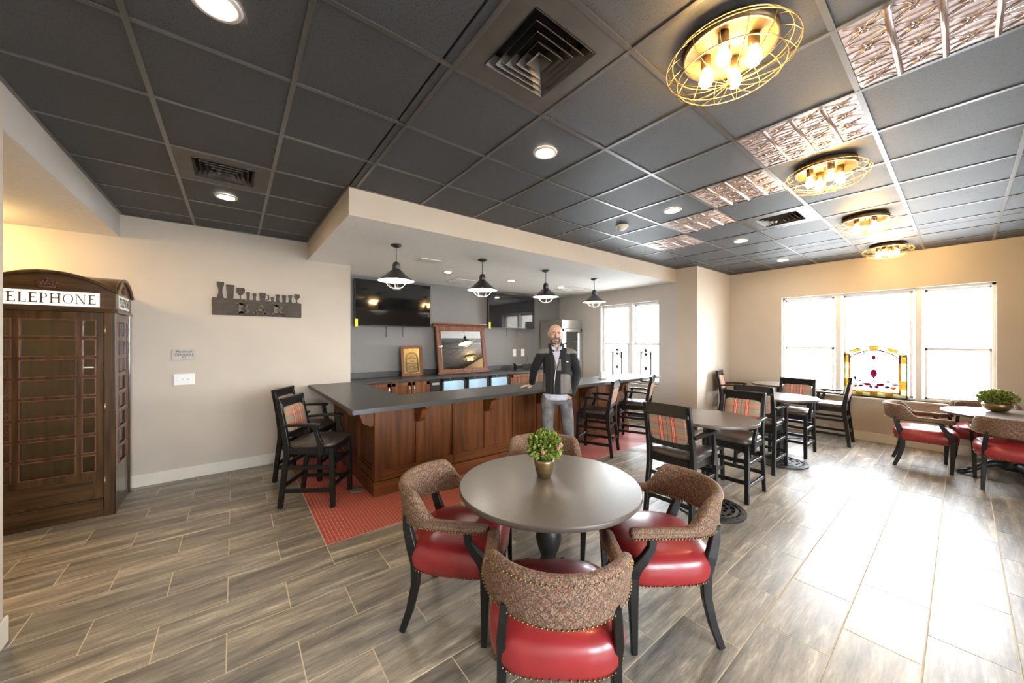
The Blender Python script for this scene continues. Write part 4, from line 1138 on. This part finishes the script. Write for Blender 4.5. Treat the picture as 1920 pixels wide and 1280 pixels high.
def captain():
    p = Proto(); PT = arc_path()
    b = MB(); rs = []
    def sect(x, y, nx, ny, s, k=1.0):
        zb, zt, w = band_z(s); zm, hh = (zb + zt) / 2, (zt - zb) / 2 * k; w *= k; r = min(w, hh) * .95; out = []
        for i in range(16):
            a = 2 * PI * (i + .5) / 16; c, d = math.cos(a), math.sin(a)
            o_ = (w - r) * (1 if c > 0 else -1) + r * c; z = (hh - r) * (1 if d > 0 else -1) + r * d
            lean = .18 * max(0, zm + z - .66)
            out.append((x + nx * (o_ + lean), y + ny * (o_ + lean), zm + z))
        return out
    x, y, nx, ny, s, _ = PT[0]; rs += [sect(x + .022, y, nx, ny, s, .45), sect(x + .014, y, nx, ny, s, .85)]
    for x, y, nx, ny, s, _ in PT: rs.append(sect(x, y, nx, ny, s))
    x, y, nx, ny, s, _ = PT[-1]; rs += [sect(x + .014, y, nx, ny, s, .85), sect(x + .022, y, nx, ny, s, .45)]
    b.rings(rs); p.add('barrel_back', b, M['kal'])
    # brass nails along the band
    b = MB(); step = .0165
    def bead(c, r=.0066): b.add([(c[0] + r, c[1], c[2]), (c[0] - r, c[1], c[2]), (c[0], c[1] + r, c[2]), (c[0], c[1] - r, c[2]), (c[0], c[1], c[2] + r), (c[0], c[1], c[2] - r)],
                                [(0, 2, 4), (2, 1, 4), (1, 3, 4), (3, 0, 4), (2, 0, 5), (1, 2, 5), (3, 1, 5), (0, 3, 5)], True)
    nxt = 0
    k = 0; L = PT[-1][5]
    while nxt < L:
        while PT[k + 1][5] < nxt: k += 1
        f = (nxt - PT[k][5]) / max(1e-6, PT[k + 1][5] - PT[k][5])
        q = [PT[k][i] * (1 - f) + PT[k + 1][i] * f for i in range(5)]
        zb, zt, w = band_z(q[4])
        for sg_ in (-1, 1):
            bead((q[0] + q[2] * sg_ * (w + .0005), q[1] + q[3] * sg_ * (w + .0005), zb + .014))
            if q[4] < .56:
                zz = zt - .028; le = .18 * max(0, zz - .66)
                bead((q[0] + q[2] * (sg_ * (w + .0005) + le), q[1] + q[3] * (sg_ * (w + .0005) + le), zz))
        nxt += step
    p.sub('nailhead_trim', b, M['brass'], kind='stuff')
    # seat: rounded plan, domed
    def plan(a):
        c, d = math.cos(a), math.sin(a); e = .55
        x = (abs(c) ** e) * (1 if c > 0 else -1) * .265; y = (abs(d) ** e) * (1 if d > 0 else -1) * (.272 + .02 * c)
        return x + .005, y
    N = 48; rs = []
    for k, z in ((.95, .338), (.99, .346), (1.03, .372), (1.05, .415), (1.02, .458), (.95, .483), (.82, .499), (.6, .511), (.3, .517), (.02, .519)):
        rs.append([(plan(2 * PI * i / N)[0] * k, plan(2 * PI * i / N)[1] * k, z) for i in range(N)])
    b = MB(); b.rings(rs); p.add('seat_cushion', b, M['redleather'])
    b = MB(); pl = [plan(2 * PI * i / 240) for i in range(240)]; acc = 0
    for i in range(240):
        q, w = pl[i], pl[i - 1]; acc += math.hypot(q[0] - w[0], q[1] - w[1])
        if acc > .0165: acc = 0; bead((q[0] * 1.0 + .004 * (1 if q[0] > 0 else -1) , q[1] * 1.0 + .004 * (1 if q[1] > 0 else -1), .352))
    p.sub('nailhead_trim', b, M['brass'], kind='stuff')
    b = MB(); rs = [[(plan(2 * PI * i / N)[0] * k, plan(2 * PI * i / N)[1] * k, z) for i in range(N)] for k, z in ((.84, .335), (.86, .350))]; b.rings(rs); p.add('seat_rail', b, M['black'])
    for sg_ in (-1, 1):
        b = MB(); b.bar([(.205, sg_ * .262, 0), (.212, sg_ * .268, .22), (.215, sg_ * .27, .40), (.205, sg_ * .283, .452), (.160, sg_ * .290, .510), (.128, sg_ * .290, .56), (.122, sg_ * .288, .605)],
                        [.028, .036, .042, .034, .032, .032, .034], [.030, .042, .052, .058, .048, .040, .040], (0, 1, 0)); p.add('front_leg', b, M['black'], .004)
        b = MB(); b.bar([(-.265, sg_ * .235, 0), (-.222, sg_ * .228, .12), (-.192, sg_ * .222, .26), (-.190, sg_ * .220, .38), (-.215, sg_ * .222, .47), (-.243, sg_ * .212, .56), (-.25, sg_ * .205, .63)],
                        [.030, .034, .036, .038, .036, .034, .034], [.034, .040, .046, .056, .056, .048, .044], (0, 1, 0)); p.add('rear_leg', b, M['black'], .004)
    return p
ch = captain()
D = math.radians
for lab, x, y, a in (('red leather captain chair with its back to the viewer, nearest of all', 1.115, 1.115, 50), ('red leather captain chair on the left of the nearest round table', 1.085, 1.88, -47),
                     ('red leather captain chair on the right of the nearest round table', 1.935, 1.125, 143), ('captain chair on the far side of the nearest round table, in front of the bar', 1.925, 2.03, 229),
                     ('red captain chair at the left of the table by the window wall', 7.00, .31, -84), ('red captain chair cut by the right edge of the picture, back to the viewer', 6.64, -.36, 2),
                     ('captain chair between the window and the table with the low bowl plant', 7.66, -.18, 182), ('captain chair beyond the right edge at the window table', 7.2, -1.02, 92)):
    ch.place('captain_chair', lab, 'chair', (x, y, 0), D(a), 'red captain chairs')

# ------------------------------------------------------------------ counter stool (local: faces +x)
def stool():
    p = Proto()
    for s in (-1, 1):
        b = MB(); b.bar([(.228, s * .205, 0), (.222, s * .202, .30), (.215, s * .20, .575)], .038, .042); p.add('front_leg', b, M['black'], .003)
        b = MB(); b.bar([(-.265, s * .205, 0), (-.232, s * .202, .30), (-.205, s * .20, .50), (-.205, s * .20, .60), (-.232, s * .198, .78), (-.285, s * .195, 1.05)], .036, [.040, .044, .050, .052, .042, .034]); p.add('rear_leg', b, M['black'], .003)
        b = MB(); b.bar([(-.235, s * .222, .790), (-.10, s * .236, .805), (.06, s * .246, .806), (.13, s * .242, .800)], [.035, .050, .058, .050], .024); p.add('arm', b, M['black'], .004)
        b = MB(); b.bar([(.085, s * .238, .795), (.092, s * .238, .72), (.125, s * .232, .62), (.118, s * .228, .50)], .030, [.036, .036, .050, .046]); p.sub('arm_post', b, M['black'], .003)
        b = MB(); b.box(-.20, s * .188, .515, .21, s * .212, .578); p.add('seat_rail', b, M['black'], .003)
        b = MB(); b.bar([(-.245, s * .203, .165), (.225, s * .203, .165)], .022, .038); p.add('stretcher', b, M['black'], .003)
        b = MB(); b.bar([(-.222, s * .201, .385), (.22, s * .201, .385)], .022, .034); p.add('stretcher', b, M['black'], .003)
    for x, z in ((.226, .205), (.221, .41), (-.243, .205), (-.222, .41)):
        b = MB(); b.bar([(x, -.2, z), (x, .2, z)], .022, .038, (1, 0, 0)); p.add('stretcher', b, M['black'], .003)
    for x in (.215, -.20):
        b = MB(); b.box(x - .012, -.19, .515, x + .012, .19, .578); p.add('seat_rail', b, M['black'], .003)
    # cushion
    N = 40
    def pl(a, k):
        c, d = math.cos(a), math.sin(a); e = .32
        return ((abs(c) ** e) * (1 if c > 0 else -1) * .222 * k + .012, (abs(d) ** e) * (1 if d > 0 else -1) * .215 * k)
    b = MB(); b.rings([[(*pl(2 * PI * i / N, k), z) for i in range(N)] for k, z in ((.98, .579), (1.01, .59), (1.01, .605), (.97, .622), (.85, .634), (.55, .643), (.02, .646))]); p.add('seat_cushion', b, M['brownleather'])
    b = MB(); b.bar([(-.272, -.20, 1.0), (-.272, .20, 1.0)], .030, .105, (1, 0, -.2)); p.add('crest_rail', b, M['black'], .004)
    b = MB(); b.bar([(-.215, -.19, .695), (-.215, .19, .695)], .028, .05, (1, 0, -.2)); p.add('lower_rail', b, M['black'], .003)
    # padded back: two bulging faces
    rs = []
    for k, off in ((.92, -.022), (1.0, -.014), (1.0, .014), (.92, .026), (.6, .034), (.02, .037)):
        ring = []
        for i in range(40):
            a = 2 * PI * i / 40; c, d = math.cos(a), math.sin(a); e = .28
            y = (abs(c) ** e) * (1 if c > 0 else -1) * .172 * k; z = .838 + (abs(d) ** e) * (1 if d > 0 else -1) * .124 * k
            ring.append((-.242 - (z - .838) * .2 + off, y, z))
        rs.append(ring)
    b = MB(); b.rings(rs); p.add('back_pad', b, M['plaid'], label='tartan fabric back pad')
    return p
sp_ = stool()
for lab, x, y, a in (('black counter stool at the left end of the bar, nearer one', .685, 4.06, -35), ('black counter stool at the left end of the bar, nearer the sign wall', .70, 4.86, -33),
                     ('black counter stool at the bar just right of the man', 4.17, 3.30, 113), ('black counter stool at the bar nearest the bar window', 5.17, 3.32, 113),
                     ('tartan stool with its back to the viewer at the nearest high table', 3.25, 1.60, 0), ('tartan stool facing the viewer at the nearest high table', 4.19, 1.51, 180),
                     ('tartan stool with its back to the viewer at the middle high table', 5.33, 1.60, 0), ('tartan stool facing the viewer at the middle high table', 6.37, 1.53, 180),
                     ('tartan stool in side view in front of the wide window', 7.52, 1.33, 92), ('tartan stool in the far corner against the wall pier', 7.35, 2.60, -80)):
    sp_.place('counter_stool', lab, 'stool', (x, y, 0), D(a), 'black counter stools with tartan backs')

# ------------------------------------------------------------------ tables
def top_parts(t, r, z):
    part('top', MB().lathe([(r - .003, z - .028), (r, z - .024), (r, z - .002), (r - .003, z)], 64, smooth=False), M['table'], t, .0)
    part('edge_band', MB().lathe([(r + .0005, z - .027), (r + .002, z - .025), (r + .002, z - .003), (r + .0005, z - .001)], 64, cap=False), M['tedge'], t)
def dining_table(lab, x, y, rz):
    t = thing('round_table', lab, 'table', (x, y, 0), rz); top_parts(t, .54, .745)
    part('pedestal', MB().lathe([(.085, .10), (.09, .16), (.06, .19), (.075, .22), (.068, .25), (.05, .27), (.046, .30), (.064, .345), (.078, .40), (.074, .45), (.052, .50), (.044, .56), (.06, .60), (.062, .68), (.10, .705), (.10, .717)], 28), M['iron'], t)
    for k in range(4):
        a = k * PI / 2; c, s = math.cos(a), math.sin(a)
        part('claw_leg', MB().tube([(.05 * c, .05 * s, .15), (.16 * c, .16 * s, .165), (.26 * c, .26 * s, .115), (.35 * c, .35 * s, .05), (.42 * c, .42 * s, .032), (.46 * c, .46 * s, .03)], [.045, .042, .034, .028, .032, .022], 10), M['iron'], t)
        b = MB()
        for u in range(4): b.sphere(((.12 + .075 * u) * c, (.12 + .075 * u) * s, .185 - .034 * u), (.030, .030, .018), 8, 5)
        part('cast_ornament', b, M['iron'], t)
    part('mount_plate', MB().box(-.2, -.2, .712, .2, .2, .7165), M['iron'], t)
    return t
dining_table('round taupe table in the foreground with the tall plant pot', 1.515, 1.565, .15)
dining_table('round taupe table by the window wall with the low bowl plant', 7.14, -.36, .5)
def high_table(lab, x, y):
    t = thing('high_table', lab, 'table', (x, y, 0), 0, 'high round tables'); z = .875; top_parts(t, .40, z)
    part('column', MB().lathe([(.07, .035), (.045, .06), (.04, .08), (.04, z - .05), (.09, z - .035), (.09, z - .029)], 24), M['iron'], t)
    b = MB(); radii = [.10, .16, .22, .275]
    for r in radii:
        n = 48; rs = []
        for k in range(n + 1):
            a = 2 * PI * k / n; c, s = math.cos(a), math.sin(a); w = .014 if r < .27 else .024; h = .030 - .05 * (r - .1) ** 1
            rs.append([((r - w) * c, (r - w) * s, 0), ((r + w) * c, (r + w) * s, 0), ((r + w) * c, (r + w) * s, h * .7), ((r - w) * c, (r - w) * s, h)])
        b.rings(rs, False, False, False)
    for i in range(3):
        n = 14
        for k in range(n):
            a = 2 * PI * (k + .5 * (i % 2)) / n; c, s = math.cos(a), math.sin(a)
            b.bar([(radii[i] * c, radii[i] * s, .011), (radii[i + 1] * c, radii[i + 1] * s, .011)], .022, .020, (-s, c, 0))
    b.lathe([(.09, 0), (.09, .035)], 28)
    part('pierced_base', b, M['iron'], t, label='pierced cast iron disc base')
high_table('high round table nearest the viewer, with two tartan stools', 3.60, 1.50)
high_table('middle high round table, shining with window light', 5.72, 1.50)
high_table('farthest high round table, in the corner by the wide window', 7.40, 1.95)

# ------------------------------------------------------------------ plants
def plant(lab, x, y, z, pot, R0, cz, sq, seed, n=950):
    t = thing('potted_plant', lab, 'plant', (x, y, z)); rr = random.Random(seed)
    part('pot', MB().lathe(pot, 32), M['pot'], t)
    part('moss', MB().lathe([(pot[-1][0] * .9, pot[-1][1] - .02), (pot[-1][0] * .5, pot[-1][1] + .005), (.004, pot[-1][1] + .012)], 16), M['soil'], t)
    b = MB()
    for _ in range(n):
        u, v = rr.uniform(-.55, 1), rr.uniform(0, 2 * PI); q = math.sqrt(1 - u * u)
        d = Vector((q * math.cos(v), q * math.sin(v), u)); r = R0 * rr.uniform(.5, 1.06)
        c = Vector((0, 0, cz)) + Vector((d.x * r, d.y * r, d.z * r * sq))
        t_ = (d + Vector((rr.uniform(-.7, .7), rr.uniform(-.7, .7), rr.uniform(-.2, .8)))).normalized()
        s_ = t_.cross(Vector((rr.uniform(-1, 1), rr.uniform(-1, 1), rr.uniform(-1, 1)))).normalized(); nn = t_.cross(s_)
        l, w = rr.uniform(.012, .024), rr.uniform(.004, .008)
        b.add([c - t_ * l, c + s_ * w - nn * .002, c + t_ * l, c - s_ * w - nn * .002, c + nn * .002], [(0, 1, 4), (1, 2, 4), (2, 3, 4), (3, 0, 4)])
    for _ in range(26):
        u, v = rr.uniform(-.4, 1), rr.uniform(0, 2 * PI); q = math.sqrt(1 - u * u)
        b.tube([(0, 0, pot[-1][1] - .01), (q * math.cos(v) * R0 * .7, q * math.sin(v) * R0 * .7, cz + u * R0 * .7 * sq)], .0016, 4)
    me = bpy.data.meshes.new('foliage'); me.from_pydata(b.v, [], b.f); me.materials.append(M['leaf'])
    o = link('foliage', me, t); o['kind'] = 'stuff'
    for k in range(5):
        v = rr.uniform(0, 2 * PI) if k > 2 else (-2.4 + k * 1.0); u = rr.uniform(-.15, .25); q = math.sqrt(1 - u * u); c = (q * math.cos(v) * R0 * .98, q * math.sin(v) * R0 * .98, cz + u * R0 * sq)
        bl = MB(); bl.sphere(c, .014, 8, 6)
        for i in range(8): a = 2 * PI * i / 8; bl.sphere((c[0] + .011 * math.cos(a), c[1] + .011 * math.sin(a), c[2] + .006), .006, 6, 4)
        part('bloom', bl, M['bloom'], t)
    return t
plant('round clipped plant in tall bronze pot on the foreground table', 1.545, 1.635, .745, [(.034, 0), (.042, .004), (.057, .05), (.064, .10), (.063, .118), (.058, .118)], .104, .190, .95, 3, 2600)
plant('low spreading plant in bronze bowl on the window table', 7.33, -.26, .745, [(.04, 0), (.08, .012), (.115, .06), (.118, .09), (.105, .115), (.098, .115)], .155, .165, .62, 5, 3000)

# ------------------------------------------------------------------ the man (local: x to picture right, y away from the viewer, faces -y)
def hull(bm, spheres):
    """convex hull of spheres [(c, r or (rx,ry,rz))]"""
    vs = []
    for c, r in spheres:
        r = r if hasattr(r, '__len__') else (r, r, r)
        for k in range(1, 8):
            th = -PI / 2 + PI * k / 8
            for i in range(12):
                vs.append(bm.verts.new((c[0] + r[0] * math.cos(th) * math.cos(2 * PI * i / 12), c[1] + r[1] * math.cos(th) * math.sin(2 * PI * i / 12), c[2] + r[2] * math.sin(th))))
        vs += [bm.verts.new((c[0], c[1], c[2] + s * r[2])) for s in (-1, 1)]
    g = bmesh.ops.convex_hull(bm, input=vs)
    bad = [v for v in set(g['geom_interior']) | set(g['geom_unused']) if isinstance(v, bmesh.types.BMVert)]
    if bad: bmesh.ops.delete(bm, geom=bad, context='VERTS')
def blend(groups, voxel, smooth=6):
    bm = bmesh.new()
    for g in groups: 
        b2 = bmesh.new(); hull(b2, g); me = bpy.data.meshes.new('h'); b2.to_mesh(me); b2.free(); bm.from_mesh(me); bpy.data.meshes.remove(me)
    me = bpy.data.meshes.new('src'); bm.to_mesh(me); bm.free()
    o = bpy.data.objects.new('src', me); COL.objects.link(o)
    r = o.modifiers.new('r', 'REMESH'); r.mode = 'VOXEL'; r.voxel_size = voxel
    if smooth: s = o.modifiers.new('s', 'SMOOTH'); s.factor = .5; s.iterations = smooth
    out = bpy.data.meshes.new_from_object(o.evaluated_get(bpy.context.evaluated_depsgraph_get()))
    bpy.data.objects.remove(o); bpy.data.meshes.remove(me)
    out.polygons.foreach_set('use_smooth', [True] * len(out.polygons))
    return out
def chain(pts): return [[pts[i], pts[i + 1]] for i in range(len(pts) - 1)]
skin = pm('fair_skin', (0.50, 0.30, 0.225), 0.5, 0, 0.08, 20)
beardm = pm('greying_brown_beard', (0.105, 0.066, 0.045), 0.8, 0, 0.5, 120, c2=(0.26, 0.20, 0.165))
fleece = pm('black_fleece', (0.0065, 0.0065, 0.007), 0.9, 0, 0.2, 60)
greyf = pm('grey_softshell', (0.135, 0.122, 0.108), 0.8, 0, 0.12, 80)
shirtm = pm('pale_striped_shirt', (0.30, 0.32, 0.42), 0.8, 0, 0.12, 60, (14, 1, 1), c2=(0.55, 0.54, 0.62))
jean = pm('grey_denim', (0.085, 0.083, 0.084), 0.85, 0, 0.3, 9, c2=(0.175, 0.17, 0.168))
shoe = pm('brown_shoe_leather', (0.05, 0.03, 0.02), 0.5)
zipm = pm('zip_silver', (0.5, 0.5, 0.5), 0.4, 0.7)
lipm = pm('lip', (0.36, 0.12, 0.10), 0.5)
eyem = pm('eye_white', (0.55, 0.52, 0.50), 0.3)
irism = pm('dark_iris', (0.03, 0.022, 0.018), 0.2)

base_w = FWD * 4.26 + RGT * .513
man = thing('person', 'bald bearded man in black fleece and grey jeans leaning one hand on the bar', 'person', (base_w.x, base_w.y, 0), -YAW)
H = Vector((.012, 0, 1.690))                              # head centre
# arm joints
SL, EL, WL = (-.152, .02, 1.455), (-.235, .13, 1.255), (-.258, .255, 1.075)      # hand on the bar
SR, ER, WR = (.207, .02, 1.450), (.283, .06, 1.205), (.190, -.075, .985)        # hand in pocket
hand = (-.285, .285, CZ + .030)
G_ = []
G_ += [[((H.x, .010, 1.712), (.084, .098, .092)), ((H.x, -.012, 1.655), (.070, .078, .075))],                    # skull
       [((H.x, -.012, 1.655), (.068, .075, .06)), ((H.x, -.045, 1.602), (.042, .035, .026))],                     # jaw
       [((H.x, .015, 1.63), .056), ((H.x + .005, .03, 1.50), .062)],                                                # neck
       [((H.x, -.098, 1.690), .009), ((H.x, -.118, 1.652), (.015, .012, .012))],                                    # nose
       [((H.x - .03, -.080, 1.706), (.024, .012, .008)), ((H.x + .03, -.080, 1.706), (.024, .012, .008))],          # brow
       [((H.x - .038, -.072, 1.655), .020)], [((H.x + .038, -.072, 1.655), .020)],                                  # cheeks
       [((H.x - .085, .012, 1.69), (.010, .018, .026)), ((H.x - .083, .008, 1.662), (.008, .012, .012))],           # ears
       [((H.x + .085, .012, 1.69), (.010, .018, .026)), ((H.x + .083, .008, 1.662), (.008, .012, .012))]]
G_ += [[((.03, .02, 1.44), (.15, .085, .08)), ((.02, .01, 1.15), (.135, .09, .10))], [((.02, .01, 1.15), (.13, .09, .10)), ((.02, .0, .93), (.14, .095, .08))], [((-.14, .02, 1.45), .045), ((.20, .02, 1.45), .045)]]
G_ += chain([(SL, .048), (EL, .038), (WL, .028)]) + chain([(SR, .048), (ER, .038), (WR, .028)])
LH, LK, LA = (-.070, .01, .90), (-.088, -.03, .56), (.14, .14, .10)
RH, RK, RA = (.115, .01, .90), (.160, -.05, .50), (.195, .02, .10)
G_ += chain([(LH, .075), (LK, .05), (LA, .036)]) + chain([(RH, .075), (RK, .05), (RA, .036)])
G_ += [[(LA, .035), ((.13, .03, .04), (.04, .03, .03))], [(RA, .035), ((.20, -.10, .04), (.04, .03, .03))]]
# right hand flat on the counter: palm, four fingers, thumb
hx, hy, hz = hand
G_ += [[(WL, .027), ((hx + .015, hy + .005, hz + .012), (.034, .034, .018))], [((hx + .015, hy, hz + .008), (.034, .036, .016)), ((hx - .030, hy - .008, hz), (.018, .036, .013))]]
for k, (dy, ln) in enumerate(((-.040, .070), (-.016, .082), (.010, .076), (.032, .058))):
    kx, ky = hx - .040, hy + dy
    G_ += chain([((kx, ky, hz + .004), .0095), ((kx - ln * .5, ky + dy * .12, hz + .002), .0085), ((kx - ln, ky + dy * .2, hz - .018), .0075)])
G_ += chain([((hx + .018, hy - .030, hz + .004), .013), ((hx - .006, hy - .066, hz - .004), .0105), ((hx - .030, hy - .080, hz - .016), .0085)])
# left hand entering the pocket, thumb outside
G_ += [[(WR, .027), ((.150, -.050, .905), (.028, .022, .034))], [((.150, -.075, .955), .011), ((.128, -.090, .935), .010)]]
for k in range(4): G_ += chain([((.145 + .014 * k, -.055, .90), .009), ((.140 + .014 * k, -.05, .85), .008)])
body = blend(G_, .0042, 4)
body.materials.append(skin); body.materials.append(beardm)
for p in body.polygons:
    c = p.center; dz, dx = c.z, c.x - H.x
    if dz > 1.56 and c.y < .03 and dz < 1.668:
        edge = 1.622 + .55 * max(0, abs(dx) - .045)
        mous = abs(dx) < .036 and 1.625 < dz < 1.645 and c.y < -.08
        mouth = abs(dx) < .028 and 1.611 < dz < 1.626 and c.y < -.07
        if ((dz < edge or mous) and not mouth and dz > 1.565): p.material_index = 1
        if mouth: p.material_index = 0
bo = part('body', body, None, man)
# beard volume
bd2 = blend([[((H.x, -.060, 1.588), (.044, .034, .026)), ((H.x - .058, -.02, 1.612), (.014, .03, .022))], [((H.x, -.060, 1.588), (.044, .034, .026)), ((H.x + .058, -.02, 1.612), (.014, .03, .022))],
             [((H.x - .062, -.01, 1.615), (.010, .022, .02)), ((H.x - .071, .0, 1.66), (.006, .014, .02))], [((H.x + .062, -.01, 1.615), (.010, .022, .02)), ((H.x + .071, .0, 1.66), (.006, .014, .02))],
             [((H.x - .028, -.092, 1.630), (.012, .010, .007)), ((H.x + .028, -.092, 1.630), (.012, .010, .007))], [((H.x - .040, -.080, 1.612), (.010, .012, .018)), ((H.x - .035, -.078, 1.59), .012)], [((H.x + .040, -.080, 1.612), (.010, .012, .018)), ((H.x + .035, -.078, 1.59), .012)]], .0035, 3)
part('beard', bd2, beardm, man, label='short greying beard')
part('mouth', MB().tube([(H.x + .027 * math.cos(PI + PI * k / 10), -.098 + .012 * abs(math.cos(PI * k / 10)), 1.620 - .009 * math.sin(PI * k / 10)) for k in range(11)], [.002, .004, .005, .0055, .006, .006, .006, .0055, .005, .004, .002], 6), lipm, bo)
part('teeth', MB().tube([(H.x + .018 * math.cos(PI + PI * k / 8), -.1035 + .008 * abs(math.cos(PI * k / 8)), 1.6195 - .005 * math.sin(PI * k / 8)) for k in range(9)], .003, 6), eyem, bo)
for s in (-1, 1):
    part('eye', MB().sphere((H.x + s * .031, -.0815, 1.692), (.0125, .008, .0065), 12, 8), eyem, bo)
    part('iris', MB().sphere((H.x + s * .031, -.0875, 1.692), (.0058, .004, .0055), 10, 6), irism, bo)
    part('eyebrow', MB().tube([(H.x + s * .014, -.096, 1.708), (H.x + s * .031, -.093, 1.713), (H.x + s * .050, -.080, 1.707)], [.003, .0038, .002], 6), beardm, bo)
# trousers
T_ = chain([((-.070, .01, .93), (.088, .098, .06)), ((-.090, -.018, .72), .078), (LK, .066), ((.03, .055, .33), .058), ((.13, .125, .12), .058)])
T_ += chain([((.112, .01, .93), (.088, .098, .06)), ((.148, -.025, .68), .078), ((RK[0], RK[1], .50), .064), ((.18, -.01, .28), .058), ((.195, .01, .10), .060)])
T_ += [[((-.055, .01, .95), (.095, .104, .05)), ((.105, .01, .95), (.095, .104, .05))], [((-.05, .01, .88), (.09, .10, .05)), ((.10, .01, .88), (.09, .10, .05))]]
T_ += [[((.160, -.058, .875), (.045, .042, .065))]]
tr = blend(T_, .007, 5); part('trousers', tr, jean, man)
for c, y in ((LA, .03), (RA, -.08)):
    sh = blend([[((c[0], c[1] + .02, .045), (.040, .05, .045)), ((c[0] + .01, c[1] - .15, .035), (.044, .05, .034))]], .008, 3); part('shoe', sh, shoe, man)
# shirt: torso layer with hem below the jacket
shb = blend([[((.025, .005, 1.44), (.11, .075, .05)), ((.02, -.004, 1.2), (.145, .112, .08))], [((.02, -.004, 1.2), (.145, .112, .08)), ((.022, .0, .96), (.165, .122, .06))], [((.022, .0, .98), (.165, .122, .05)), ((.022, .0, .915), (.172, .126, .02))]], .008, 5)
part('shirt', shb, shirtm, man)
for s in (-1, 1):
    b = MB(); b.prism([(0, 0), (.052, .014), (.060, .062), (.022, .055)], lambda a, c, d: (H.x + .006 + s * (a + .006), -.088 + d - .0 + .9 * (c - .0) * .75, 1.492 + c), -.004, .004); part('shirt_collar', b, shirtm, man, .002)
# jacket
J = [[((-.10, .02, 1.480), (.05, .070, .036)), ((.155, .02, 1.478), (.05, .070, .036))], [((-.05, .025, 1.50), (.05, .06, .03)), (SL, .062)], [((.10, .025, 1.50), (.05, .06, .03)), (SR, .062)], [((.03, .015, 1.45), (.175, .105, .06)), ((.028, .0, 1.22), (.165, .124, .08))],
     [((.028, .0, 1.22), (.165, .124, .08)), ((.028, .002, 1.02), (.178, .132, .05))], [((.028, .002, 1.05), (.178, .132, .04)), ((.03, .002, .985), (.180, .134, .02))]]
J += chain([(SL, .062), ((-.195, .075, 1.36), .059), (EL, .053), ((-.25, .20, 1.155), .047), ((-.257, .243, 1.085), .043)])
J += chain([(SR, .062), ((.250, .045, 1.34), .060), (ER, .055), ((.240, .0, 1.09), .050), ((.192, -.068, .985), .044)])
J += [[((-.02, .03, 1.50), (.05, .05, .03)), ((.07, .03, 1.50), (.05, .05, .03))]]
jk = blend(J, .0075, 5)
for m_ in (fleece, greyf, shirtm): jk.materials.append(m_)
for p in jk.polygons:
    c = p.center; x, z = c.x, c.z; fr = c.y < -.01
    zipx = -.03 - .015 * (1.3 - z)
    if fr and z > 1.315 and abs(x - .012 - .02 * (1.45 - z)) < (z - 1.315) * .27 and z < 1.56: p.material_index = 2      # open neck shows the shirt
    elif z > 1.462 and (x < -.075 or x > .135): p.material_index = 1                     # shoulder yokes
    elif z > 1.425 and x > .15 and z > 1.475 - .22 * (.27 - x): p.material_index = 1
    elif fr and -.012 < x < .062 and 1.262 < z < 1.395 and x > -.01 + .0: p.material_index = 1                    # chest pocket
    elif fr and .055 < x < .19 and .985 < z < 1.215 and math.hypot(max(0, x - .14), max(0, z - 1.165)) < .05: p.material_index = 1
    elif fr and -.155 < x < -.118 and 1.0 < z < 1.225: p.material_index = 1
jo = part('jacket', jk, None, man, label='black fleece jacket with grey shoulder and pocket panels')
part('zip', MB().tube([(.006, -.118, 1.31), (-.005, -.129, 1.25), (-.012, -.132, 1.18), (-.022, -.138, 1.10), (-.022, -.139, .985)], .0038, 6), zipm, jo)
part('chest_zip', MB().tube([(.045, -.116, 1.37), (.018, -.124, 1.285)], .003, 6), M['ink'], jo)
part('chest_logo', MB().box(.122, -.1115, 1.358, .150, -.103, 1.368), M['white'], jo, .001)
col_ = MB()
for s in (-1, 1):
    rs = []
    for k in range(9):
        a = PI / 2 - s * (PI * .86) * k / 8
        cx, cy, r = H.x + .008, .022, .083
        x, y = cx + r * math.cos(a), cy + r * math.sin(a) * 1.0
        zt = 1.585 - .012 * k / 8 - .02 * (k / 8) ** 3; zb = 1.485 - .02 * (k / 8)
        ox, oy = math.cos(a) * .007, math.sin(a) * .007
        rs.append([(x - ox, y - oy, zb), (x + ox * 2.4, y + oy * 2.4, zb), (x + ox * 1.6, y + oy * 1.6, zt), (x - ox, y - oy, zt)])
    col_.rings(rs, True)
part('jacket_collar', col_, fleece, jo)
